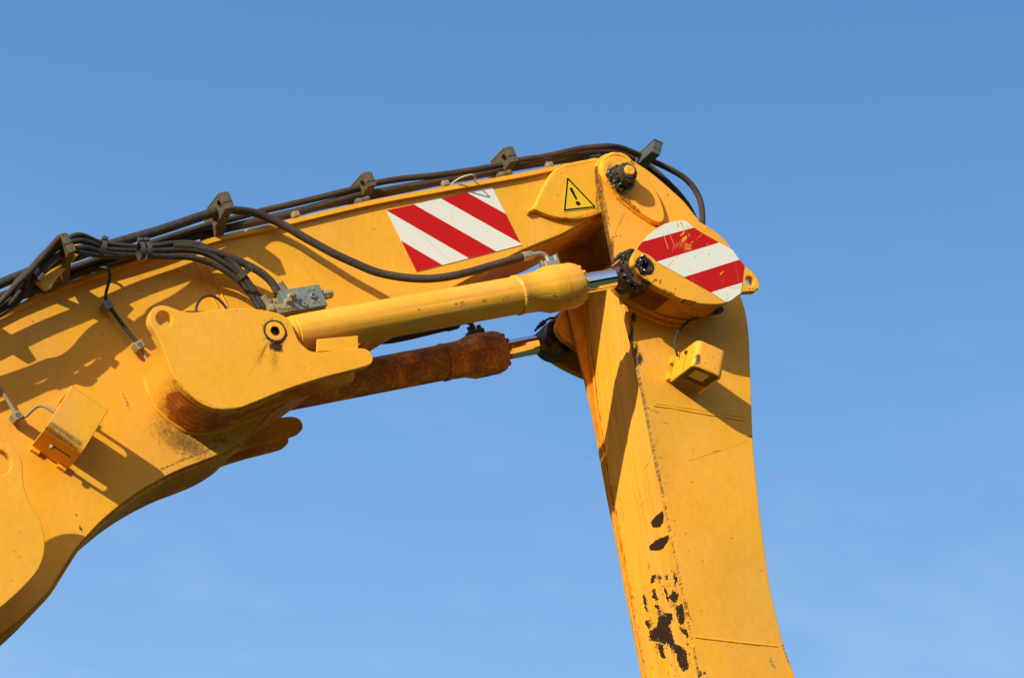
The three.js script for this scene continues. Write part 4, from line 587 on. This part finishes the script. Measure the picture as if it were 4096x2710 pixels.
clamp([266, 930], [165, 1165], { z1: .475, z0: .27, h: .078, w: .034, label: 'hose clamp carrying the hose bundle at the left' });
clamp([-150, 1085], [-250, 1370], { z1: .4 });
{ // tall grey clamp behind the pivot
  const ex = V3(.97, -.25, 0).normalize(), ey = V3(.25, .97, 0).normalize(), c = P(2592, 624, .1);
  const m = add(arm, 'hose_clamp', obox(c, ex, ey, .046, .066, .18, .004), M.clamp_grey, 'grey hose clamp standing above the pivot');
  add(m, 'cover_plate', obox(c.clone().addScaledVector(ey, .038), ex, ey, .048, .008, .182, .002), M.clamp_grey);
  add(m, 'split_line', obox(c.clone().add(V3(0, 0, .0895)).addScaledVector(ey, -.006), ex, ey, .047, .003, .003, .0008), M.black_plastic);
  add(m, 'bracket_arm', obox(c.clone().addScaledVector(ey, -.075).add(V3(0, 0, -.08)), ex, ey, .04, .12, .03, .004), M.clamp_grey);
}
// hex lugs on the flange
for (const [x, y] of [[1183, 862], [1782, 738], [2198, 664], [345, 1098], [122, 1186]]) {
  const ex = boomDirAt(x), ey = V3(-ex.y, ex.x, 0), p = P(x, y, .19).addScaledVector(ey, .004), l = add(arm, 'flange_lug', obox(p, ex, ey, .034, .026, .03, .007), M.dusty_steel); add(l, 'bolt', obox(p.clone().addScaledVector(ey, .015).addScaledVector(ex, -.006), ex, ey, .012, .01, .014, .003), M.clamp);
}
add(arm, 'wire_loop', tube(line3([[1803, 737, .2], [1828, 718, .225], [1863, 703, .25], [1890, 698, .262], [1902, 705, .255], [1896, 722, .21]]), .0035, { radial: 8 }), M.wire, 'thin wire loop on the boom flange');

// hose bundle from the left clamp to the valve block
const bundle = [
  [[[262, 962, 0.438], [290, 944, 0.434], [316, 939, 0.430], [350, 949, 0.411], [388, 966, 0.390], [443, 977, 0.370], [527, 985, 0.345], [612, 983, 0.320], [698, 972, 0.295], [767, 972, 0.288], [815, 984, 0.285], [862, 1006, 0.284], [907, 1033, 0.283], [943, 1060, 0.283], [975, 1100, 0.282], [1003, 1140, 0.282], [1040, 1190, 0.281], [1072, 1222, 0.281]], .0115, M.rubber, 'upper hose of the bundle'],
  [[[268, 972, 0.437], [287, 967, 0.434], [321, 962, 0.427], [367, 973, 0.402], [414, 995, 0.381], [492, 1001, 0.355], [584, 1003, 0.328], [675, 1000, 0.302], [760, 1000, 0.289], [830, 1016, 0.285], [890, 1048, 0.284], [943, 1085, 0.283], [985, 1130, 0.282], [1020, 1180, 0.281], [1050, 1228, 0.281]], .0125, M.black_hose, 'middle hose of the bundle'],
  [[[272, 1000, 0.437], [298, 995, 0.433], [333, 989, 0.421], [390, 1003, 0.389], [440, 1015, 0.371], [538, 1022, 0.342], [675, 1025, 0.302], [770, 1031, 0.288], [840, 1052, 0.284], [905, 1086, 0.283], [960, 1130, 0.282], [1010, 1190, 0.282], [1036, 1230, 0.281]], .0125, M.black_hose, 'lower hose of the bundle'],
  [[[690, 985, 0.297], [760, 988, 0.289], [830, 1002, 0.285], [900, 1022, 0.283], [960, 1047, 0.282], [1010, 1070, 0.282], [1050, 1095, 0.281], [1080, 1122, 0.280], [1100, 1150, 0.280], [1108, 1172, 0.280]], .0165, M.rubber_wrap, 'thick wrapped hose ending on top of the valve block'],
  [[[285, 1000, 0.435], [330, 1010, 0.422], [400, 1022, 0.386], [480, 1026, 0.359], [560, 1016, 0.335]], .011, M.black_hose, undefined],
];
for (const [p, r, m, l] of bundle) hose(p, r, m, l);
for (const [p, r] of [
  [[[258, 964, .45], [230, 976, .45], [188, 1004, .44], [149, 1043, .43], [118, 1080, .42], [69, 1125, .41], [45, 1160, .4], [10, 1200, .38], [-60, 1270, .36], [-300, 1400, .34]], .0125],
  [[[262, 975, .43], [228, 990, .43], [195, 1021, .42], [161, 1062, .42], [142, 1085, .42], [108, 1112, .41], [70, 1152, .4], [25, 1210, .39], [-40, 1275, .38], [-300, 1430, .36]], .0115],
  [[[268, 1000, .4], [243, 1012, .4], [207, 1036, .4], [170, 1080, .39], [130, 1125, .38], [90, 1150, .38], [46, 1185, .37], [-30, 1245, .36], [-300, 1400, .33]], .011],
  [[[270, 1010, .37], [240, 1030, .37], [190, 1075, .36], [140, 1120, .36], [100, 1165, .36], [60, 1215, .35], [20, 1240, .34], [-60, 1290, .33], [-300, 1420, .3]], .011],
  [[[110, 1092, .44], [80, 1120, .44], [56, 1150, .43], [48, 1180, .42], [70, 1195, .41], [40, 1230, .4], [-20, 1270, .39]], .0095],
  [[[250, 1010, .41], [222, 1028, .42], [185, 1058, .425], [160, 1086, .42], [148, 1104, .4], [120, 1128, .38], [78, 1162, .37], [50, 1196, .38], [22, 1226, .38], [-40, 1262, .36]], .0115],
  [[[104, 1120, .43], [99, 1148, .43], [93, 1172, .41], [70, 1190, .39], [44, 1214, .38], [18, 1234, .37]], .009],
  [[[80, 1162, .44], [58, 1192, .435], [42, 1212, .42], [20, 1222, .4], [-30, 1258, .38]], .0095],
  [[[236, 950, .46], [205, 985, .455], [172, 1024, .45], [143, 1055, .445], [118, 1085, .45], [84, 1118, .45], [56, 1146, .445], [30, 1176, .43], [-20, 1222, .41], [-200, 1320, .38]], .0125],
  [[[150, 1110, .36], [110, 1140, .37], [75, 1170, .38], [48, 1205, .38], [30, 1230, .37], [-30, 1262, .35]], .0105],
]) hose(p, r, M.rubber);
{ // yellow bracket arm carrying the bundle clamp
  add(arm, 'bundle_bracket', obox(P(238, 1062, .36), V3(.55, .83, 0).normalize(), V3(-.83, .55, 0).normalize(), .26, .05, .012, .003), M.paint);
}
// straps round the bundle
function strap(x, y, z, dirPts, w, r1, r2, mat = M.black_plastic) {
  const a = P(dirPts[0][0], dirPts[0][1], z), b = P(dirPts[1][0], dirPts[1][1], z), d = b.sub(a).normalize(), n = V3(-d.y, d.x, 0), c = P(x, y, z), s = new THREE.Shape(), k = 28;
  for (let i = 0; i <= k; i++) { const t = i / k * 6.2832; s[i ? 'lineTo' : 'moveTo'](Math.cos(t) * r1, Math.sin(t) * r2); } const h = new THREE.Path(); for (let i = 0; i <= k; i++) { const t = -i / k * 6.2832; h[i ? 'lineTo' : 'moveTo'](Math.cos(t) * (r1 - .003), Math.sin(t) * (r2 - .003)); } s.holes.push(h);
  const g = new THREE.ExtrudeGeometry(s, { depth: w, bevelEnabled: false }); g.translate(0, 0, -w / 2); g.applyMatrix4(new THREE.Matrix4().makeBasis(n, V3(0, 0, 1), d)); g.translate(c.x, c.y, c.z);
  const m = add(arm, 'hose_strap', toCreasedNormals(g, .6), mat); add(m, 'strap_buckle', obox(c.clone().addScaledVector(n, r1 + .006).add(V3(0, 0, .01)), d, n, w * 1.2, .016, .024, .003), mat); return m;
}
strap(563, 1003, .4, [[540, 1003], [600, 1003]], .018, .037, .036, M.dark_strap); strap(588, 1003, .4, [[560, 1003], [620, 1003]], .018, .037, .036, M.dark_strap);
strap(407, 992, .42, [[395, 985], [430, 997]], .02, .033, .034, M.dark_strap); strap(132, 1092, .425, [[140, 1085], [110, 1120]], .03, .026, .028, M.dark_strap);
strap(968, 1098, .325, [[955, 1080], [985, 1115]], .02, .036, .03, M.dark_iron);
// end fittings of the drooping hose on the cylinder head
{
  const f = add(arm, 'hose_fitting', lathe(P(2088, 1028, .393), P(2140, 1018, .385), [[0, 0], [0, .0195], [.004, .021], [.05, .021], [.054, .0165], [.062, .0165], [.062, 0]], 24), M.steel, 'bright hose ferrule and elbow on the near cylinder head');
  add(f, 'elbow_pipe', tube(line3([[2136, 1018.5, .385], [2158, 1013, .385], [2176, 1017, .385], [2189, 1030, .385], [2197, 1050, .385]]), .0105, { radial: 14 }), M.steel);
  const up = V3(-axisDir.y, axisDir.x, 0), base = P(2200, 1062, ZC);
  add(f, 'flange_block', obox(base, axisDir, up, .075, .03, .06, .006), M.steel);
  for (const [d, z] of [[-.012, .02], [.034, .012], [.026, -.018], [-.022, -.02]]) add(f, 'bolt', lathe(base.clone().addScaledVector(axisDir, d).add(V3(0, 0, z)), base.clone().addScaledVector(axisDir, d).add(V3(0, 0, z)).addScaledVector(up, 1), [[0, 0], [0, .011], [.036, .011], [.038, .009], [.038, 0]], 12), M.steel);
  const m = (v) => V3(v.x, v.y, -v.z), mir = [P(2136, 1018.5, .385), P(2158, 1013, .385), P(2176, 1017, .385), P(2189, 1030, .385), P(2197, 1050, .385)].map(m), fb = m(base);
  const g = add(arm, 'hose_fitting', mergeAll([tube(mir, .0105, { radial: 12 }), lathe(m(P(2088, 1028, .393)), m(P(2140, 1018, .385)), [[0, 0], [0, .021], [.05, .021], [.06, .0165], [.06, 0]], 20)]), M.dark_iron, 'dark hose elbow on the far cylinder head');
  add(g, 'flange_block', obox(fb, axisDir, up, .075, .03, .06, .006), M.dark_iron);
  for (const d of [-.02, .03]) add(g, 'bolt', lathe(fb.clone().addScaledVector(axisDir, d), fb.clone().addScaledVector(axisDir, d).addScaledVector(up, 1), [[0, 0], [0, .011], [.036, .011], [.036, 0]], 12), M.dark_iron);
}

// ------------------------------------------------------------------ valve block
{
  const zf = .315, zb = .205, k = (x, y) => [1000 + x / 5.925, 1100 + y / 5.925], q = (x, y, z = zf) => P(...k(x, y), z);
  const o = on([[...k(690, 355), 1], [...k(1640, 215), 1], [...k(1842, 705), 1], [...k(670, 905), 1], [...k(600, 720), 1], [...k(795, 612), 1]], zf);
  const block = add(arm, 'valve_block', plate(o.slice().reverse(), zb, zf, { bevel: .002 }), M.zinc, 'grey-green hydraulic valve block on the side of the boom');
  const ax = (x, y, len, prof, mat, name, seg = 20, z = zf) => { const p = q(x, y, z); return add(block, name, lathe(p, p.clone().add(V3(0, 0, 1)), prof, seg), mat); };
  for (const [x, y] of [[1360, 335], [1490, 315], [1490, 625], [1620, 605]]) ax(x, y, 0, [[-.002, 0], [-.002, .0065], [.003, .006], [.005, .003], [.005, 0]], M.dusty_steel, 'plug', 14);
  ax(1480, 490, 0, [[-.002, 0], [-.002, .0125], [.011, .0125], [.012, .0115], [.012, .006], [.004, .005], [.004, 0]], M.zinc, 'port_boss', 24);
  ax(1272, 692, 0, [[-.002, 0], [-.002, .0115], [.008, .0115], [.009, .010], [.009, .0035], [.003, .003], [.003, 0]], M.zinc, 'port_plug', 24);
  for (const [x, y] of [[960, 510], [880, 640]]) ax(x, y, 0, [[-.004, 0], [-.004, .015], [.004, .0155], [.008, .012], [.03, .0105], [.034, .008], [.034, 0]], M.dusty_steel, 'bolt', 12);
  add(block, 'dust_cake', lumps([[q(930, 640, zf + .006), .012, V3(1, 1.2, .6)], [q(950, 740, zf + .004), .011, V3(1, 1.4, .5)], [q(1040, 800, zf + .002), .009, V3(1.6, .6, .4)], [q(1080, 460, zf + .02), .009, V3(.6, 1.2, .7)]], 51, .5), M.dusty_steel);
  const s0 = P(...k(420, 790), zf - .012), s1 = P(...k(860, 770), zf - .012);
  add(block, 'port_adapter', lathe(s0, s1, [[0, 0], [0, .016], [.02, .019], [.024, .0155], [.05, .0175], [.08, .018], [.08, 0]], 24), M.dusty_steel);
  const h0 = q(1730, 470, zf - .03), h1 = q(2000, 430, zf - .03);
  add(block, 'hex_plug', lathe(h0, h1, [[-.02, 0], [-.02, .021], [.022, .021], [.022, .019], [.038, .019], [.042, .015], [.042, 0]], 6), M.dusty_steel);
  add(block, 'hose_nut', lathe(P(...k(770, 330), .27), P(...k(640, 130), .28), [[-.01, 0], [-.01, .019], [.03, .019], [.032, .017], [.032, 0]], 18), M.dusty_steel);
  for (const [x, y, x2, y2, z] of [[430, 700, 300, 500, .285], [350, 760, 200, 540, .27]]) add(block, 'hose_nut', lathe(P(...k(x, y), z), P(...k(x2, y2), z + .005), [[-.02, 0], [-.02, .0145], [.04, .0145], [.042, .0125], [.042, 0]], 14), M.dusty_steel);
  const sp = q(600, 640, .26); add(block, 'side_port', lathe(sp, sp.clone().add(V3(-1, -.15, 0)), [[-.02, 0], [-.02, .016], [.012, .016], [.013, .013], [.013, .007], [.004, .006], [.004, 0]], 20), M.dusty_steel);
  add(block, 'mounting_pad', obox(q(1250, 560, .197), V3(.96, .28, 0).normalize(), V3(-.28, .96, 0).normalize(), .1, .06, .03, .002), M.dusty_steel);
}

// ------------------------------------------------------------------ work lights: a bent steel guard open at two ends, lamp inside
function workLight(c, zb, depth, ang, wU, wV, label, draw) {
  const eu = V3(Math.cos(ang), Math.sin(ang), 0), ev = V3(Math.sin(ang), -Math.cos(ang), 0);   // across the opening, and towards the opening (downwards)
  const t = .01, r = .028, s = new THREE.Shape(), D = depth, W = wU / 2;
  s.moveTo(-W, 0); s.lineTo(-W, D - r); s.absarc(-W + r, D - r, r, Math.PI, Math.PI / 2, true); s.lineTo(W - r, D); s.absarc(W - r, D - r, r, Math.PI / 2, 0, true); s.lineTo(W, 0); s.lineTo(W - t, 0); s.lineTo(W - t, D - r); s.absarc(W - r, D - r, r - t, 0, Math.PI / 2, false); s.lineTo(-W + r, D - t); s.absarc(-W + r, D - r, r - t, Math.PI / 2, Math.PI, false); s.lineTo(-W + t, 0);
  const hole = new THREE.Path();
  const g = new THREE.ExtrudeGeometry(s, { depth: wV - .004, bevelEnabled: true, bevelThickness: .002, bevelSize: .002, bevelOffset: -.002, bevelSegments: 1, curveSegments: 10 });
  g.translate(0, 0, -wV / 2 + .002);
  const base = V3(c.x, c.y, zb); const mat4 = new THREE.Matrix4().makeBasis(eu, V3(0, 0, 1), ev); g.applyMatrix4(mat4); g.translate(base.x, base.y, base.z);
  const at = (u, d, v) => base.clone().addScaledVector(eu, u).add(V3(0, 0, d)).addScaledVector(ev, v);
  const b = { x0: c.x - .3, y0: c.y - .3, x1: c.x + .3, y1: c.y + .3 };
  const geo = planar(toCreasedNormals(g, .5), b), gn = geo.attributes.normal, gp = geo.attributes.position, gu = geo.attributes.uv;
  for (let i = 0; i < gn.count; i++) if (Math.abs(gn.getZ(i)) < .35) gu.setXY(i, .04 + (gp.getZ(i) - zb) * .3, .04 + .1 * (gp.getX(i) - b.x0));   // side walls take plain paint
  const light = add(arm, 'work_light', geo, painted(b, zb + depth, 1400, 71, draw), label);
  return { light, at, eu, ev, mat4 };
}
{
  const zb = ZS + .018, dep = .205, c = Q(2842, 1432, zb + dep), w = workLight(c, zb, dep, -13 * RAD, .15, .13, 'yellow boxed work light on the stick with its lens facing down', (q) => { for (const cc of ['#3a3430', '#2c2826', '#57493a']) { q.specks(2794, 1432, 6, 15, 200, cc, .8, 2.8, .7); q.specks(2791, 1450, 8, 6, 120, cc, .8, 2.6, .6); } q.specks(2796, 1452, 6, 8, 40, '#cbb070', .7, 2.2, .7); q.along([[2725, 1500], [2760, 1468], [2785, 1455], [2850, 1488], [2895, 1515]], 2.5, 240, '#3f3226', .7, 2.2, .6); q.ragged([[2852, 1426], [2856, 1434]], 5, GREYCHIP); q.ragged([[2859, 1470], [2863, 1480]], 6, '#a59a68'); q.ragged([[2818, 1448], [2822, 1458]], 3, '#5a4a34'); q.ragged([[2893, 1490], [2896, 1506]], 5, '#5a4a34'); }), { at, eu, ev } = w, L = w.light;
  for (const d of [-.045, .04]) add(L, 'mounting_tab', obox(at(-.077, -.006, d), eu, ev, .03, .036, .03, .003), M.paint);
  // lamp in the opening
  add(L, 'lamp_body', mergeAll([obox(at(.002, .118, .0), eu, ev, .098, .085, .12, .012)]), M.black_plastic);
  add(L, 'lens_rim', (() => { const s = new THREE.Shape(), h = new THREE.Path(), rr = (p, a, b2, r) => { p.moveTo(-a + r, -b2); p.lineTo(a - r, -b2); p.absarc(a - r, -b2 + r, r, -Math.PI / 2, 0); p.lineTo(a, b2 - r); p.absarc(a - r, b2 - r, r, 0, Math.PI / 2); p.lineTo(-a + r, b2); p.absarc(-a + r, b2 - r, r, Math.PI / 2, Math.PI); p.lineTo(-a, -b2 + r); p.absarc(-a + r, -b2 + r, r, Math.PI, Math.PI * 1.5); }; rr(s, .061, .066, .014); rr(h, .039, .044, .01); s.holes.push(h); const g = new THREE.ExtrudeGeometry(s, { depth: .012, bevelEnabled: true, bevelThickness: .002, bevelSize: .002, bevelSegments: 1 }); g.applyMatrix4(w.mat4); const p = at(.002, .118, .042); g.translate(p.x, p.y, p.z); return toCreasedNormals(g, .5); })(), M.black_plastic);
  add(L, 'lens', (() => { const g = new RoundedBoxGeometry(.08, .09, .008, 2, .004); g.applyMatrix4(w.mat4); const p = at(.002, .118, .048); g.translate(p.x, p.y, p.z); return g; })(), M.lens, 'ribbed glass lens of the work light');
  const p0 = at(-.075, .115, -.035); add(L, 'bolt', lathe(p0, p0.clone().addScaledVector(eu, -1), [[-.01, 0], [-.01, .0085], [.004, .0095], [.009, .008], [.012, .004], [.0125, 0]], 16), M.dark_iron);
  add(L, 'slot', obox(at(-.0755, .113, .014), eu, ev, .002, .075, .006, .0008), M.orange_inside);
  add(arm, 'cable', tube(line3([[2862, 1240, .3], [2840, 1252, .3], [2800, 1265, .305], [2760, 1281, .31], [2724, 1313, .315], [2706, 1340, .32], [2700, 1367, .32], [2704, 1400, .32], [2712, 1425, .31]]), .0052, { radial: 8 }), M.black_hose, 'thin cable hanging down to the work light on the stick');
  add(arm, 'cable', tube(line3([[2870, 1236, .31], [2820, 1252, .31], [2780, 1258, .31], [2735, 1248, .32], [2700, 1230, .33]]), .006, { radial: 8 }), M.black_hose);
  add(arm, 'cable_clip', obox(P(2870, 1240, .29), V3(.9, .4, 0).normalize(), V3(-.4, .9, 0).normalize(), .045, .03, .04, .004), M.dark_iron);
}
{
  const zb = ZB + .004, dep = .2, c0 = Q(310, 1670, zb + dep), ang = Math.PI * .5 + 31.5 * RAD + Math.PI;
  const w = workLight(c0, zb, dep, -25 * RAD - Math.PI / 2 + Math.PI, .225, .168, 'yellow boxed work light guard on the left of the boom', (q) => { for (const cc of ['#8a4a12', '#6e3a10', '#5a4630', '#9a5a18']) q.along([[186, 1704], [246, 1748], [312, 1800]], 9, 420, cc, 1, 4, .3); for (const cc of ['#5f4c30', '#4c3d2a', '#70583a']) { q.along([[200, 1690], [258, 1732], [324, 1780]], 9, 620, cc, .8, 3, .28); q.along([[260, 1728], [290, 1748], [330, 1772]], 9, 160, cc, .8, 2.4, .25); } q.along([[310, 1560], [425, 1645]], 1.5, 60, '#8a6a34', .6, 1.6, .5); q.specks(369, 1705, 3, 2, 6, DARK, .8, 2, .6); }), { at, eu, ev } = w, L = w.light;
  const side = -1, p0 = at(side * .1125, .11, -.02); add(L, 'bolt', lathe(p0, p0.clone().addScaledVector(eu, side), [[-.01, 0], [-.01, .0085], [.006, .0095], [.014, .008], [.017, .004], [.018, 0]], 16), M.dusty_steel);
  add(L, 'slot', obox(at(side * .1128, .11, .022), eu, ev, .002, .075, .009, .0008), M.black_plastic);
  add(L, 'lamp_body', obox(at(0, .1, .01), eu, ev, .15, .1, .12, .02), M.black_plastic);
  for (const d of [-.06, .06]) { add(L, 'mounting_tab', obox(at(side * .1125, .006, d), eu, ev, .03, .04, .02, .003), M.paint); add(L, 'mounting_tab', obox(at(-side * .1125, .006, d), eu, ev, .03, .04, .02, .003), M.paint); }
}
// cable clips and cables on the boom side
function clip(x, y, z, ang, mat, label) {
  const e = V3(Math.cos(ang), Math.sin(ang), 0), n = V3(-e.y, e.x, 0), p = P(x, y, z), b = add(arm, 'cable_clip', obox(p.clone().add(V3(0, 0, -.018)), e, n, .034, .038, .05, .004), mat, label);
  add(b, 'bolt', lathe(p.clone().add(V3(0, 0, .006)), p.clone().add(V3(0, 0, 1)), [[-.002, 0], [-.002, .0085], [.002, .0085], [.002, .005], [-.001, .004], [-.001, 0]], 16), M.dark_iron); return b;
}
clip(432, 1217, .245, -.9, M.zinc, 'upper cable clip on the boom side'); clip(557, 1379, .245, -.9, M.dusty_steel, 'lower cable clip beside the bracket'); clip(68, 1661, .245, -.9, M.dusty_steel, 'cable clip beside the left work light');
const cable = (pts, r, mat, label) => add(arm, 'cable', tube(line3(pts), r, { radial: 10 }), mat, label);
cable([[340, 1097, .2], [359, 1088, .21], [390, 1073, .225], [415, 1069, .235], [433, 1078, .245], [439, 1105, .245], [431, 1140, .235], [423, 1170, .23], [421, 1190, .228], [428, 1215, .228]], .0065, M.black_hose, 'cable coming over the boom flange');
cable([[434, 1222, .226], [480, 1285, .226], [530, 1350, .226], [556, 1381, .226]], .0085, M.black_hose, 'straight cable run between two clips');
cable([[556, 1381, .226], [575, 1415, .228], [587, 1439, .23], [596, 1453, .236], [604, 1458, .245], [612, 1456, .262], [624, 1446, .30], [640, 1425, .36], [652, 1403, .42]], .0065, M.dusty_steel, 'thin pipe bent round the bracket wall');
cable([[-60, 1470, .222], [0, 1556, .222], [40, 1617, .222], [66, 1660, .222]], .008, M.dusty_steel, 'thin cable entering at the left edge');
cable([[70, 1664, .225], [92, 1671, .235], [112, 1655, .25], [130, 1637, .26], [152, 1622, .27], [172, 1622, .28], [200, 1638, .29], [228, 1655, .3]], .0065, M.dusty_steel, 'bent cable into the left work light');
cable([[784, 1262, .36], [785, 1225, .36], [795, 1203, .36], [815, 1186, .36], [838, 1181, .36], [862, 1188, .36], [885, 1207, .36], [905, 1232, .36], [915, 1255, .36]], .006, M.black_hose, 'small cable loop above the bracket');

scene.traverse((o) => { if (o.isMesh) { o.castShadow = o.name !== 'ground'; o.receiveShadow = true; } });
renderer.setSize(1024, 677);
renderer.render(scene, camera);
